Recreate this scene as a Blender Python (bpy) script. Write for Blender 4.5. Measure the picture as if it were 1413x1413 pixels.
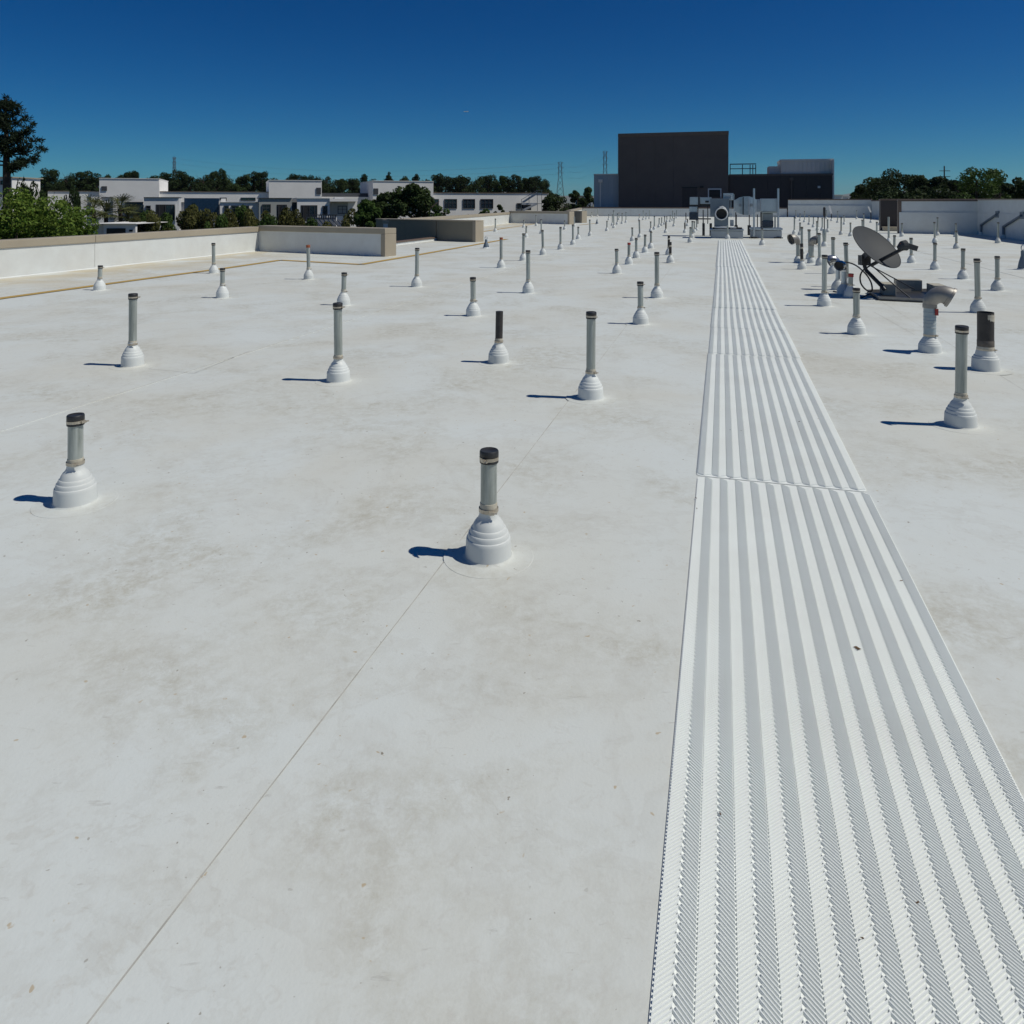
import bpy, bmesh, math, random
import numpy as np
from mathutils import Vector, Matrix

for o in list(bpy.data.objects):
    bpy.data.objects.remove(o)
scene = bpy.context.scene
R = math.radians
rnd = random.Random(7)

# ------------------------------------------------------------------ camera
F, CX, HY, EYE = 1020.0, 706.5, 279.0, 1.6      # focal length and horizon of the 1413 px photograph
cam_d = bpy.data.cameras.new('camera')
cam = bpy.data.objects.new('camera', cam_d)
scene.collection.objects.link(cam)
cam.location = (0, 0, EYE)
cam.rotation_euler = (R(90), 0, 0)
cam_d.sensor_width = 36.0
cam_d.lens = F / 1413.0 * 36.0
cam_d.shift_y = -(706.5 - HY) / 1413.0
cam_d.clip_start = 0.05
cam_d.clip_end = 30000
scene.camera = cam
scene.render.resolution_x = scene.render.resolution_y = 1024

# ------------------------------------------------------------------ sky, sun, exposure
SUN_EL = R(55)
SUN_DIR = Vector((0.985, -0.17, 0)).normalized()      # horizontal direction towards the sun
world = bpy.data.worlds.new('World')
scene.world = world
world.use_nodes = True
wn, wl = world.node_tree.nodes, world.node_tree.links
wn.clear()
wo = wn.new('ShaderNodeOutputWorld')
bg = wn.new('ShaderNodeBackground')
sky = wn.new('ShaderNodeTexSky')
sky.sky_type = 'NISHITA'
sky.sun_disc = False
sky.sun_elevation = SUN_EL
sky.sun_rotation = math.atan2(SUN_DIR.x, SUN_DIR.y)
sky.altitude = 2500
sky.air_density = 1.0
sky.dust_density = 0.15
sky.ozone_density = 3.0
hs = wn.new('ShaderNodeHueSaturation')
hs.inputs['Saturation'].default_value = 1.47
wl.new(sky.outputs[0], hs.inputs['Color'])
tint = wn.new('ShaderNodeMix'); tint.data_type = 'RGBA'; tint.blend_type = 'MULTIPLY'
tint.inputs['Factor'].default_value = 1.0
tint.inputs['B'].default_value = (0.22, 0.68, 0.865, 1)      # the polarising filter of the photograph, the whole sky alike
wl.new(hs.outputs[0], tint.inputs['A'])
wl.new(tint.outputs['Result'], bg.inputs[0])
bg.inputs[1].default_value = 0.055
wl.new(bg.outputs[0], wo.inputs[0])
sun_d = bpy.data.lights.new('sun', 'SUN')
sun = bpy.data.objects.new('sun', sun_d)
scene.collection.objects.link(sun)
sun_d.energy = 3.25
sun_d.angle = R(0.53)
sun_d.color = (1.0, 0.972, 0.88)
to_sun = SUN_DIR * math.cos(SUN_EL) + Vector((0, 0, math.sin(SUN_EL)))
sun.rotation_euler = to_sun.to_track_quat('Z', 'Y').to_euler()
sun.location = to_sun * 60
vs = scene.view_settings
vs.view_transform = 'Standard'
vs.look = 'None'
vs.exposure = 0.0
vs.gamma = 1.0
vs.use_curve_mapping = False

# ------------------------------------------------------------------ positions
CA, SA = 0.9620, 0.2731                 # direction of the walkway (v axis) against the view
YAW = -math.atan2(SA, CA)
def G(px, py, z=0.0):                   # a pixel whose point lies on the roof (or on height z)
    d = F * (EYE - z) / (py - HY)
    return Vector(((px - CX) / F * d, d, z))
def P(px, py, d):                       # a pixel whose point lies at depth d
    return Vector(((px - CX) / F * d, d, EYE - (py - HY) / F * d))
def UV(u, v, z=0.0):
    return Vector((CA * u + SA * v, -SA * u + CA * v, z))
def toUV(p):
    return (CA * p.x - SA * p.y, SA * p.x + CA * p.y)
def Q(px, py, v):                       # pixel at walkway distance v -> (u, z)
    t = (px - CX) / F
    u = v * (CA * t - SA) / (SA * t + CA)
    d = -SA * u + CA * v
    return u, EYE - (py - HY) / F * d

A0 = Vector((-17.0, -8.0, 0)); AB = G(357, 346.3)      # foot of the long sunlit parapet
# ------------------------------------------------------------------ mesh helper
ROOT = {}
def link(o, parent=None):
    scene.collection.objects.link(o)
    if parent is not None:
        o.parent = parent
    return o
def tag(o, label=None, cat=None, group=None, kind=None):
    if label: o['label'] = label
    if cat: o['category'] = cat
    if group: o['group'] = group
    if kind: o['kind'] = kind
    return o
def thing(name, loc, label, cat, group=None, rz=0.0):
    o = bpy.data.objects.new(name, None)
    o.empty_display_size = 0.1
    o.location = loc
    o.rotation_euler = (0, 0, rz)
    link(o)
    tag(o, label, cat, group)
    ROOT[o] = (Matrix.Translation(Vector(loc)) @ Matrix.Rotation(rz, 4, 'Z')).inverted()
    return o
def inv_of(o):
    while o is not None and o not in ROOT:
        o = o.parent
    return ROOT[o] if o is not None else None

class MB:
    def __init__(s, uv=False):
        s.v = []; s.f = []; s.uv = uv
    def box(s, x0, x1, y0, y1, z0, z1):
        n = len(s.v)
        s.v += [(x, y, z) for z in (z0, z1) for y in (y0, y1) for x in (x0, x1)]
        s.f += [(n, n+2, n+3, n+1), (n+4, n+5, n+7, n+6), (n, n+1, n+5, n+4), (n+2, n+6, n+7, n+3), (n, n+4, n+6, n+2), (n+1, n+3, n+7, n+5)]
        return s
    def prism(s, poly, z0, z1):             # vertical prism over a plan polygon (counter-clockwise)
        n = len(s.v); k = len(poly)
        s.v += [(p[0], p[1], z0) for p in poly] + [(p[0], p[1], z1) for p in poly]
        s.f.append(tuple(n + i for i in reversed(range(k))))
        s.f.append(tuple(n + k + i for i in range(k)))
        for i in range(k):
            j = (i + 1) % k
            s.f.append((n+i, n+j, n+k+j, n+k+i))
        return s
    def bar(s, a, b, w, h=None, up=(0, 0, 1)):
        h = w if h is None else h
        a, b = Vector(a), Vector(b)
        d = (b - a).normalized(); up = Vector(up)
        if abs(d.dot(up)) > 0.95: up = Vector((0, 1, 0))
        sx = d.cross(up).normalized() * w / 2
        sy = sx.cross(d).normalized() * h / 2
        n = len(s.v)
        for p in (a, b):
            s.v += [tuple(p - sx - sy), tuple(p + sx - sy), tuple(p + sx + sy), tuple(p - sx + sy)]
        s.f += [(n, n+1, n+2, n+3), (n+7, n+6, n+5, n+4)] + [(n+i, n+4+i, n+4+(i+1) % 4, n+(i+1) % 4) for i in range(4)]
        return s
    def tube(s, path, rad, n=12, caps=True):
        path = [Vector(p) for p in path]
        if not hasattr(rad, '__len__'): rad = [rad] * len(path)
        prev = None; rings = []
        for i, p in enumerate(path):
            d = (path[min(i+1, len(path)-1)] - path[max(i-1, 0)]).normalized()
            if prev is None:
                a = d.cross(Vector((0, 0, 1)))
                if a.length < 1e-3: a = Vector((1, 0, 0))
                a.normalize()
            else:
                a = (prev - d * prev.dot(d)).normalized()
            prev = a; b = d.cross(a)
            base = len(s.v)
            for k in range(n):
                t = 2 * math.pi * k / n
                s.v.append(tuple(p + (a * math.cos(t) + b * math.sin(t)) * rad[i]))
            rings.append(base)
        for i in range(len(rings) - 1):
            for k in range(n):
                s.f.append((rings[i]+k, rings[i]+(k+1) % n, rings[i+1]+(k+1) % n, rings[i+1]+k))
        if caps:
            s.f.append(tuple(rings[0]+k for k in reversed(range(n))))
            s.f.append(tuple(rings[-1]+k for k in range(n)))
        return s
    def lathe(s, prof, n=32, c=(0, 0, 0), capb=False, capt=False):
        base = len(s.v); m = len(prof)
        for r, z in prof:
            for k in range(n):
                t = 2 * math.pi * k / n
                s.v.append((c[0] + r * math.cos(t), c[1] + r * math.sin(t), c[2] + z))
        for i in range(m - 1):
            for k in range(n):
                s.f.append((base+i*n+k, base+i*n+(k+1) % n, base+(i+1)*n+(k+1) % n, base+(i+1)*n+k))
        if capb: s.f.append(tuple(base+k for k in reversed(range(n))))
        if capt: s.f.append(tuple(base+(m-1)*n+k for k in range(n)))
        return s
    def quad(s, a, b, c, d):
        n = len(s.v); s.v += [tuple(a), tuple(b), tuple(c), tuple(d)]; s.f.append((n, n+1, n+2, n+3)); return s
    def mesh(s, name, mat, smooth=False, inv=None):
        me = bpy.data.meshes.new(name)
        vv = s.v
        if s.uv: vv = [tuple(UV(*p)) for p in vv]
        if inv is not None: vv = [tuple(inv @ Vector(p)) for p in vv]
        me.from_pydata(vv, [], s.f)
        me.materials.append(mat)
        if smooth:
            for p in me.polygons: p.use_smooth = True
            try: me.set_sharp_from_angle(angle=R(38))
            except Exception: pass
        me.update()
        return me
    def build(s, name, mat, parent=None, smooth=False):
        inv = inv_of(parent) if parent is not None else None
        o = bpy.data.objects.new(name, s.mesh(name, mat, smooth, inv))
        return link(o, parent)

def bevel(o, w=0.01, seg=2):
    m = o.modifiers.new('bevel', 'BEVEL'); m.width = w; m.segments = seg; m.limit_method = 'ANGLE'
    return o

# ------------------------------------------------------------------ materials
def new_mat(name):
    m = bpy.data.materials.new(name); m.use_nodes = True
    nt = m.node_tree; b = nt.nodes['Principled BSDF']
    return m, nt, b
def nz(nt, scale, detail=4, rough=0.55, coord='Object', stretch=None, dist=0.0, rot=0.0):
    tc = nt.nodes.new('ShaderNodeTexCoord')
    mp = nt.nodes.new('ShaderNodeMapping')
    if stretch: mp.inputs['Scale'].default_value = stretch
    mp.inputs['Rotation'].default_value = (0, 0, rot)
    if coord == 'World':
        g = nt.nodes.new('ShaderNodeNewGeometry'); nt.links.new(g.outputs['Position'], mp.inputs[0])
    else:
        nt.links.new(tc.outputs[coord], mp.inputs[0])
        oi = nt.nodes.new('ShaderNodeObjectInfo')
        ml = nt.nodes.new('ShaderNodeMath'); ml.operation = 'MULTIPLY'; ml.inputs[1].default_value = 37.0
        nt.links.new(oi.outputs['Random'], ml.inputs[0])
        cb = nt.nodes.new('ShaderNodeCombineXYZ'); nt.links.new(ml.outputs[0], cb.inputs[0]); nt.links.new(ml.outputs[0], cb.inputs[2])
        nt.links.new(cb.outputs[0], mp.inputs['Location'])
    n = nt.nodes.new('ShaderNodeTexNoise')
    n.inputs['Scale'].default_value = scale; n.inputs['Detail'].default_value = detail
    n.inputs['Roughness'].default_value = rough; n.inputs['Distortion'].default_value = dist
    nt.links.new(mp.outputs[0], n.inputs['Vector'])
    return n.outputs['Fac']
def ramp(nt, fac, stops):
    r = nt.nodes.new('ShaderNodeValToRGB')
    e = r.color_ramp.elements
    while len(e) > 1: e.remove(e[-1])
    e[0].position = stops[0][0]; c = stops[0][1]; e[0].color = (c, c, c, 1) if not hasattr(c, '__len__') else (*c, 1)
    for p, c in stops[1:]:
        x = e.new(p); x.color = (c, c, c, 1) if not hasattr(c, '__len__') else (*c, 1)
    nt.links.new(fac, r.inputs[0])
    return r.outputs[0]
def mix(nt, fac, a, b, mode='MIX'):
    m = nt.nodes.new('ShaderNodeMix'); m.data_type = 'RGBA'; m.blend_type = mode
    for inp, val in ((m.inputs['Factor'], fac), (m.inputs['A'], a), (m.inputs['B'], b)):
        if hasattr(val, 'is_linked'): nt.links.new(val, inp)
        elif hasattr(val, '__len__'): inp.default_value = (*val, 1)
        else: inp.default_value = val
    return m.outputs['Result']
def bump(nt, b, h, strength=0.3, dist=0.01):
    n = nt.nodes.new('ShaderNodeBump'); n.inputs['Strength'].default_value = strength; n.inputs['Distance'].default_value = dist
    nt.links.new(h, n.inputs['Height']); nt.links.new(n.outputs[0], b.inputs['Normal'])
def simple(name, c1, c2=None, rough=0.6, metal=0.0, scale=6.0, stretch=None, coord='Object', bmp=0.0, bscale=40.0, spec=0.5, rand=0.0):
    m, nt, b = new_mat(name)
    c2 = c2 or tuple(x * 0.82 for x in c1)
    col = mix(nt, ramp(nt, nz(nt, scale, 5, 0.6, coord, stretch), [(0.32, 0.0), (0.68, 1.0)]), c1, c2)
    if rand:
        oi = nt.nodes.new('ShaderNodeObjectInfo')
        h = nt.nodes.new('ShaderNodeHueSaturation')
        mr = nt.nodes.new('ShaderNodeMapRange'); mr.inputs['To Min'].default_value = 1 - rand; mr.inputs['To Max'].default_value = 1 + rand
        nt.links.new(oi.outputs['Random'], mr.inputs[0]); nt.links.new(mr.outputs[0], h.inputs['Value']); nt.links.new(col, h.inputs['Color'])
        col = h.outputs[0]
    nt.links.new(col, b.inputs['Base Color'])
    b.inputs['Roughness'].default_value = rough; b.inputs['Metallic'].default_value = metal
    b.inputs['Specular IOR Level'].default_value = spec
    if bmp: bump(nt, b, nz(nt, bscale, 3, 0.5, coord), bmp, 0.004)
    return m

def membrane_mat():
    m, nt, b = new_mat('roof_membrane')
    clean = (0.640, 0.672, 0.655)
    warm = (0.610, 0.612, 0.560)
    grime = (0.43, 0.41, 0.335)
    big = ramp(nt, nz(nt, 0.45, 5, 0.6, 'World', dist=0.5), [(0.40, 0.0), (0.65, 1.0)])
    col = mix(nt, big, clean, warm)
    # blotches, each broken up by finer mottling
    area = ramp(nt, nz(nt, 1.05, 4, 0.6, 'World', dist=0.5), [(0.46, 0.05), (0.64, 1.0)])
    mott = ramp(nt, nz(nt, 11, 12, 0.84, 'World', dist=0.3), [(0.42, 0.0), (0.66, 0.9)])
    col = mix(nt, mix(nt, 1.0, area, mott, 'MULTIPLY'), col, grime)
    mott2 = ramp(nt, nz(nt, 21, 6, 0.7, 'World', dist=0.8), [(0.55, 0.0), (0.72, 0.40)])
    col = mix(nt, mott2, col, (0.50, 0.48, 0.43))
    for sc_, lo_ in ((0.7, 0.50), (1.6, 0.56)):
        tide = ramp(nt, nz(nt, sc_, 9, 0.62, 'World', dist=0.4), [(lo_ - 0.008, 0.0), (lo_, 0.15), (lo_ + 0.03, 0.0)])
        col = mix(nt, tide, col, (0.44, 0.42, 0.37))
    # scuffs
    for rot, sc, loc in ((0.35, (1.6, 6.0, 1), 0.0), (1.35, (1.5, 6.5, 1), 3.0)):
        sf = ramp(nt, nz(nt, 5.0, 5, 0.65, 'World', stretch=sc, dist=0.5, rot=rot), [(0.66, 0.0), (0.73, 0.5)])
        col = mix(nt, sf, col, (0.40, 0.39, 0.36))
    # rusty dots and dark crumbs
    sp = ramp(nt, nz(nt, 38, 2, 0.5, 'World'), [(0.715, 0.0), (0.745, 0.8)])
    spm = ramp(nt, nz(nt, 1.9, 3, 0.5, 'World'), [(0.46, 0.0), (0.60, 1.0)])
    col = mix(nt, mix(nt, 1.0, sp, spm, 'MULTIPLY'), col, (0.17, 0.13, 0.085))
    sp2 = ramp(nt, nz(nt, 24, 2, 0.5, 'World', dist=0.3), [(0.725, 0.0), (0.76, 0.6)])
    col = mix(nt, sp2, col, (0.42, 0.29, 0.13))
    # silt left along the sunlit parapet where water stands
    g = nt.nodes.new('ShaderNodeNewGeometry')
    dv = (AB - A0).normalized(); nrm_ = Vector((dv.y, -dv.x, 0))
    dot = nt.nodes.new('ShaderNodeVectorMath'); dot.operation = 'DOT_PRODUCT'
    nt.links.new(g.outputs['Position'], dot.inputs[0]); dot.inputs[1].default_value = nrm_
    sub = nt.nodes.new('ShaderNodeMath'); sub.operation = 'SUBTRACT'; sub.inputs[1].default_value = nrm_.dot(AB)
    nt.links.new(dot.outputs['Value'], sub.inputs[0])
    dvd = nt.nodes.new('ShaderNodeMath'); dvd.operation = 'DIVIDE'; dvd.inputs[1].default_value = 3.2; nt.links.new(sub.outputs[0], dvd.inputs[0])
    band = ramp(nt, dvd.outputs[0], [(0.0, 0.85), (0.45, 0.6), (0.95, 0.0)])
    sil = ramp(nt, nz(nt, 0.9, 7, 0.65, 'World', dist=0.8), [(0.36, 0.0), (0.60, 1.0)])
    col = mix(nt, mix(nt, 1.0, band, sil, 'MULTIPLY'), col, (0.52, 0.44, 0.29))
    nt.links.new(col, b.inputs['Base Color'])
    b.inputs['Roughness'].default_value = 0.6
    b.inputs['Specular IOR Level'].default_value = 0.22
    h = nt.nodes.new('ShaderNodeMath'); h.operation = 'ADD'
    nt.links.new(nz(nt, 2.2, 4, 0.5, 'World'), h.inputs[0])
    h2 = nt.nodes.new('ShaderNodeMath'); h2.operation = 'MULTIPLY'; h2.inputs[1].default_value = 0.12
    nt.links.new(nz(nt, 90, 3, 0.5, 'World'), h2.inputs[0]); nt.links.new(h2.outputs[0], h.inputs[1])
    bump(nt, b, h.outputs[0], 0.25, 0.02)
    return m

def leaf_mat(name, c1, c2, trans=0.25):
    m, nt, b = new_mat(name)
    g = nt.nodes.new('ShaderNodeNewGeometry')
    col = mix(nt, g.outputs['Random Per Island'], c1, c2)
    oi = nt.nodes.new('ShaderNodeObjectInfo')
    h = nt.nodes.new('ShaderNodeHueSaturation')
    mr = nt.nodes.new('ShaderNodeMapRange'); mr.inputs['To Min'].default_value = 0.75; mr.inputs['To Max'].default_value = 1.25
    nt.links.new(oi.outputs['Random'], mr.inputs[0]); nt.links.new(mr.outputs[0], h.inputs['Value']); nt.links.new(col, h.inputs['Color'])
    nt.links.new(h.outputs[0], b.inputs['Base Color'])
    b.inputs['Roughness'].default_value = 0.65
    b.inputs['Specular IOR Level'].default_value = 0.12
    t = nt.nodes.new('ShaderNodeBsdfTranslucent'); nt.links.new(h.outputs[0], t.inputs[0])
    ms = nt.nodes.new('ShaderNodeMixShader'); ms.inputs[0].default_value = trans
    nt.links.new(b.outputs[0], ms.inputs[1]); nt.links.new(t.outputs[0], ms.inputs[2])
    nt.links.new(ms.outputs[0], nt.nodes['Material Output'].inputs[0])
    return m

M = {}
M['membrane'] = membrane_mat()
M['flash'] = simple('white_flashing', (0.70, 0.72, 0.70), (0.64, 0.65, 0.625), 0.5, scale=2.5, bmp=0.1, spec=0.3)
M['seam'] = simple('seam_sealant', (0.54, 0.53, 0.49), (0.34, 0.33, 0.30), 0.8, scale=9, coord='World')
M['mat'] = simple('walkway_mat_white', (0.83, 0.86, 0.835), (0.78, 0.80, 0.77), 0.6, scale=1.4, coord='World', spec=0.3)
M['boot'] = simple('boot_white', (0.69, 0.715, 0.695), (0.63, 0.645, 0.625), 0.5, scale=5, spec=0.35, rand=0.06)
M['galv'] = simple('galvanized_pipe', (0.47, 0.50, 0.465), (0.26, 0.285, 0.26), 0.42, 0.35, scale=14, stretch=(3, 3, 0.12), rand=0.14)
M['duct'] = simple('galvanized_duct', (0.50, 0.54, 0.57), (0.40, 0.44, 0.47), 0.33, 0.8, scale=5)
M['rail'] = simple('brushed_clamp', (0.62, 0.56, 0.46), (0.38, 0.33, 0.26), 0.42, 0.6, scale=30)
M['cap'] = simple('black_rubber', (0.018, 0.018, 0.020), (0.035, 0.034, 0.034), 0.5, scale=20)
M['iron'] = simple('black_iron', (0.022, 0.020, 0.020), (0.05, 0.043, 0.038), 0.55, scale=14)
M['red'] = simple('red_cap', (0.42, 0.035, 0.025), (0.30, 0.03, 0.025), 0.5)
M['orange'] = simple('rust_orange', (0.36, 0.10, 0.035), (0.22, 0.06, 0.03), 0.7, scale=14)
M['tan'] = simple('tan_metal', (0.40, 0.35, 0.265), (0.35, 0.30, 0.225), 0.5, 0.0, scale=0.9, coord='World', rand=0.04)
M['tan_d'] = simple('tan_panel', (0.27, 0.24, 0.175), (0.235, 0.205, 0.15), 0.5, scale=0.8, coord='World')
M['brown'] = simple('brown_panel', (0.120, 0.092, 0.080), (0.102, 0.078, 0.068), 0.55, scale=0.6, coord='World')
M['brown2'] = simple('dark_brown_panel', (0.055, 0.043, 0.040), (0.046, 0.037, 0.035), 0.55, scale=0.6, coord='World')
M['brown_trim'] = simple('brown_trim', (0.16, 0.115, 0.085), (0.13, 0.09, 0.07), 0.5, coord='World')
M['yellow'] = simple('yellow_paint', (0.50, 0.32, 0.075), (0.42, 0.29, 0.10), 0.7, scale=2.2, coord='World')
M['dish'] = simple('dish_grey', (0.062, 0.066, 0.069), (0.052, 0.056, 0.059), 0.65, scale=3, spec=0.25)
M['dark'] = simple('dark_steel', (0.05, 0.052, 0.055), (0.035, 0.036, 0.04), 0.45, 0.3)
M['block'] = simple('concrete_block', (0.46, 0.43, 0.36), (0.36, 0.34, 0.28), 0.9, scale=12, bmp=0.6, bscale=90)
M['chrome'] = simple('bright_foil', (0.62, 0.63, 0.64), (0.42, 0.43, 0.45), 0.24, 0.9, scale=18)
M['aged'] = simple('aged_sheet_metal', (0.34, 0.325, 0.30), (0.25, 0.235, 0.215), 0.5, 0.5, scale=7)
M['wrap'] = simple('blue_grey_wrap', (0.30, 0.40, 0.45), (0.42, 0.44, 0.43), 0.5, scale=16)
M['wood2'] = simple('brown_tar', (0.16, 0.14, 0.115), (0.10, 0.085, 0.07), 0.7, scale=18)
M['cream'] = simple('cream_tape', (0.58, 0.54, 0.44), (0.40, 0.36, 0.28), 0.7, scale=25)
M['bgrey'] = simple('fan_blue_grey', (0.17, 0.21, 0.245), (0.14, 0.175, 0.21), 0.45, 0.25, scale=3)
M['black'] = simple('interior_black', (0.012, 0.012, 0.014), (0.02, 0.02, 0.02), 0.6)
M['white_paint'] = simple('white_paint', (0.72, 0.72, 0.71), (0.66, 0.66, 0.65), 0.5)
M['wall_blue'] = simple('pale_blue_grey_panel', (0.42, 0.46, 0.48), (0.37, 0.41, 0.43), 0.5, scale=0.5, coord='World')
M['wall_beige'] = simple('beige_panel', (0.78, 0.75, 0.69), (0.72, 0.69, 0.63), 0.6, scale=0.5, coord='World')
M['house_white'] = simple('stucco_white', (0.80, 0.78, 0.75), (0.74, 0.72, 0.69), 0.85, scale=0.5, coord='World')
M['house_grey'] = simple('stucco_grey', (0.66, 0.66, 0.66), (0.60, 0.60, 0.60), 0.85, scale=0.5, coord='World')
M['house_green'] = simple('stucco_grey_green', (0.38, 0.385, 0.355), (0.34, 0.345, 0.32), 0.85, scale=0.5, coord='World')
M['roof_dark'] = simple('dark_roofing', (0.06, 0.065, 0.075), (0.045, 0.05, 0.06), 0.7, scale=0.8, coord='World')
M['glass'] = simple('dark_glass', (0.02, 0.035, 0.05), (0.015, 0.025, 0.035), 0.08, 0.0, spec=0.8)
M['blue_glass'] = simple('blue_glazing', (0.015, 0.035, 0.075), (0.01, 0.025, 0.055), 0.25, 0.0, spec=0.6)
M['frame'] = simple('dark_frame', (0.06, 0.06, 0.065), None, 0.5)
M['steel'] = simple('lattice_steel', (0.16, 0.18, 0.20), None, 0.6, 0.2)
M['wood'] = simple('pole_wood', (0.06, 0.045, 0.035), None, 0.9)
M['bark'] = simple('bark', (0.075, 0.052, 0.038), (0.045, 0.032, 0.025), 0.9, scale=5, stretch=(4, 4, 0.6), bmp=0.6, bscale=14)
M['ground'] = simple('ground_scrub', (0.10, 0.105, 0.06), (0.16, 0.14, 0.085), 0.95, scale=0.02, coord='World')
M['dry'] = simple('dry_grass', (0.26, 0.19, 0.095), (0.15, 0.13, 0.06), 0.95, scale=0.12, coord='World')
M['hill'] = simple('far_hill', (0.17, 0.16, 0.12), (0.11, 0.115, 0.08), 0.95, scale=0.004, coord='World')
M['leaf_bright'] = leaf_mat('leaf_bright', (0.060, 0.120, 0.016), (0.165, 0.225, 0.042), 0.3)
M['leaf_mid'] = leaf_mat('leaf_mid', (0.035, 0.075, 0.014), (0.075, 0.115, 0.03), 0.25)
M['leaf_olive'] = leaf_mat('leaf_olive', (0.065, 0.075, 0.02), (0.125, 0.12, 0.04), 0.25)
M['leaf_dark'] = leaf_mat('leaf_dark', (0.014, 0.030, 0.010), (0.034, 0.052, 0.016), 0.15)
M['leaf_dark2'] = leaf_mat('leaf_dark_green', (0.022, 0.042, 0.012), (0.046, 0.066, 0.020), 0.15)
M['needle'] = leaf_mat('pine_needle', (0.012, 0.025, 0.012), (0.030, 0.044, 0.020), 0.1)
M['palm'] = leaf_mat('palm_frond', (0.07, 0.095, 0.03), (0.15, 0.15, 0.06), 0.2)

# ================================================================== large structure
# ---- the roof outline, points on the roof read off the photograph
B1 = G(531, 354)
VD = Vector((SA, CA, 0)); UD = Vector((CA, -SA, 0))
B2 = B1 + VD * 0.5
C0 = Vector((-5.35, 23.55, 0)); C1 = G(602.5, 331.9)
D1 = G(656, 334); D2 = D1 + VD * 0.5
E0 = Vector((-5.35, 32.45, 0)); E1 = G(703.4, 307.6)
G1 = G(785.5, 309.6); G2 = G1 + VD * 0.6
H0 = Vector((4.15, 58.3, 0)); H1 = G(803, 307.6); H2 = H1 + VD * 0.6
I0b = Vector((4.7, 59.4, 0)); I0 = Vector((8.1, 85.7, 0)); I1 = Vector((29.6, 79.6, 0))
J1 = Vector((36.4, 74.9, 0)); L2 = Vector((27.5, 43.2, 0))
M0 = Vector((20.75, 41.6, 0)); M0b = M0 - VD * 0.45
K0b = Vector((20.1, 38.55, 0)); K0 = G(1240, 322); KL = G(1349, 323.6)
L1 = Vector((10.2, -8.0, 0))
outline = [A0, L1, KL, K0, K0b, Vector((24.0, 37.6, 0)), Vector((25.0, 41.2, 0)), M0b, M0, L2, J1, I1, I0, I0b, H2, H1, H0, G2, G1, E1, E0, D2, D1, C1, C0, B2, B1, AB]

# far ground and the building body below the roof
GZ = -8.0
gm = MB(); gm.quad((-9000, -3000, GZ), (9000, -3000, GZ), (9000, 16000, GZ), (-9000, 16000, GZ))
tag(gm.build('ground', M['ground']), kind='structure')

def fill_poly(pts, z):
    bm = bmesh.new()
    vv = [bm.verts.new((p[0], p[1], z)) for p in pts]
    f = bm.faces.new(vv)
    bmesh.ops.triangulate(bm, faces=[f])
    return bm

# building body: walls under the roof edge, kept 12 mm under the membrane
body = MB()
n = len(outline)
for i in range(n):
    a, b_ = outline[i], outline[(i + 1) % n]
    body.quad((a.x, a.y, GZ - .2), (b_.x, b_.y, GZ - .2), (b_.x, b_.y, -0.012), (a.x, a.y, -0.012))
bb = thing('office_building', (0, 20, GZ), 'tan sided building whose flat white roof carries the walkway and pipes', 'building')
body.build('wall', M['tan_d'], bb)

# membrane sheets, 3.66 m wide with lapped seams
U0 = -1.185
def sheet_z(u, k):
    return 0.0015 * ((k * 7) % 3)
roof_root = None
deck_bm = fill_poly(outline, -0.015)
me = bpy.data.meshes.new('roof'); deck_bm.to_mesh(me); deck_bm.free(); me.materials.append(M['membrane'])
roof_root = link(bpy.data.objects.new('roof', me)); tag(roof_root, kind='structure')
ends = {}
k0, k1 = -5, 8
for k in range(k0, k1):
    ua, ub = U0 + 3.66 * k, U0 + 3.66 * (k + 1)
    bm = fill_poly(outline, 0.0)
    for uu, sgn in ((ua, 1), (ub + 0.0, -1)):
        pt = UV(uu, 0); geom = bm.verts[:] + bm.edges[:] + bm.faces[:]
        bmesh.ops.bisect_plane(bm, geom=geom, plane_co=pt, plane_no=UD * sgn, clear_inner=True)
    if len(bm.faces) == 0:
        bm.free(); continue
    zt = -0.004 if k % 2 else 0.0
    for v in bm.verts: v.co.z = zt
    # lapped edge: a small vertical lip where the higher sheet ends
    if k % 2 == 0:
        for uu in (ua, ub):
            es = [e for e in bm.edges if all(abs(toUV(v.co)[0] - uu) < 1e-3 for v in e.verts)]
            for e in es:
                a, b_ = e.verts
                c = bm.verts.new((b_.co.x, b_.co.y, -0.006)); d = bm.verts.new((a.co.x, a.co.y, -0.006))
                bm.faces.new((a, b_, c, d))
    bmesh.ops.recalc_face_normals(bm, faces=bm.faces[:])
    me = bpy.data.meshes.new('membrane_sheet'); bm.to_mesh(me); bm.free(); me.materials.append(M['membrane'])
    for p in me.polygons:
        if p.normal.z < -0.5: p.flip()
    link(bpy.data.objects.new('membrane_sheet', me), roof_root)

def wobble_strip(mb, a, b, w, z, step=0.35, amp=0.0012, seed=1):
    r = random.Random(seed)
    d = (b - a); L = d.length; d.normalize(); nrm = Vector((-d.y, d.x, 0))
    kk = max(2, int(L / step)); prev = None
    for i in range(kk + 1):
        p = a + d * (L * i / kk); ww = w * r.uniform(0.35, 1.25); off = r.uniform(-amp, amp)
        l = p + nrm * (off + ww / 2); q = p + nrm * (off - ww / 2)
        n = len(mb.v); mb.v += [(l.x, l.y, z), (q.x, q.y, z)]
        if prev is not None: mb.f.append((prev, prev + 1, n + 1, n))
        prev = n
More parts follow.
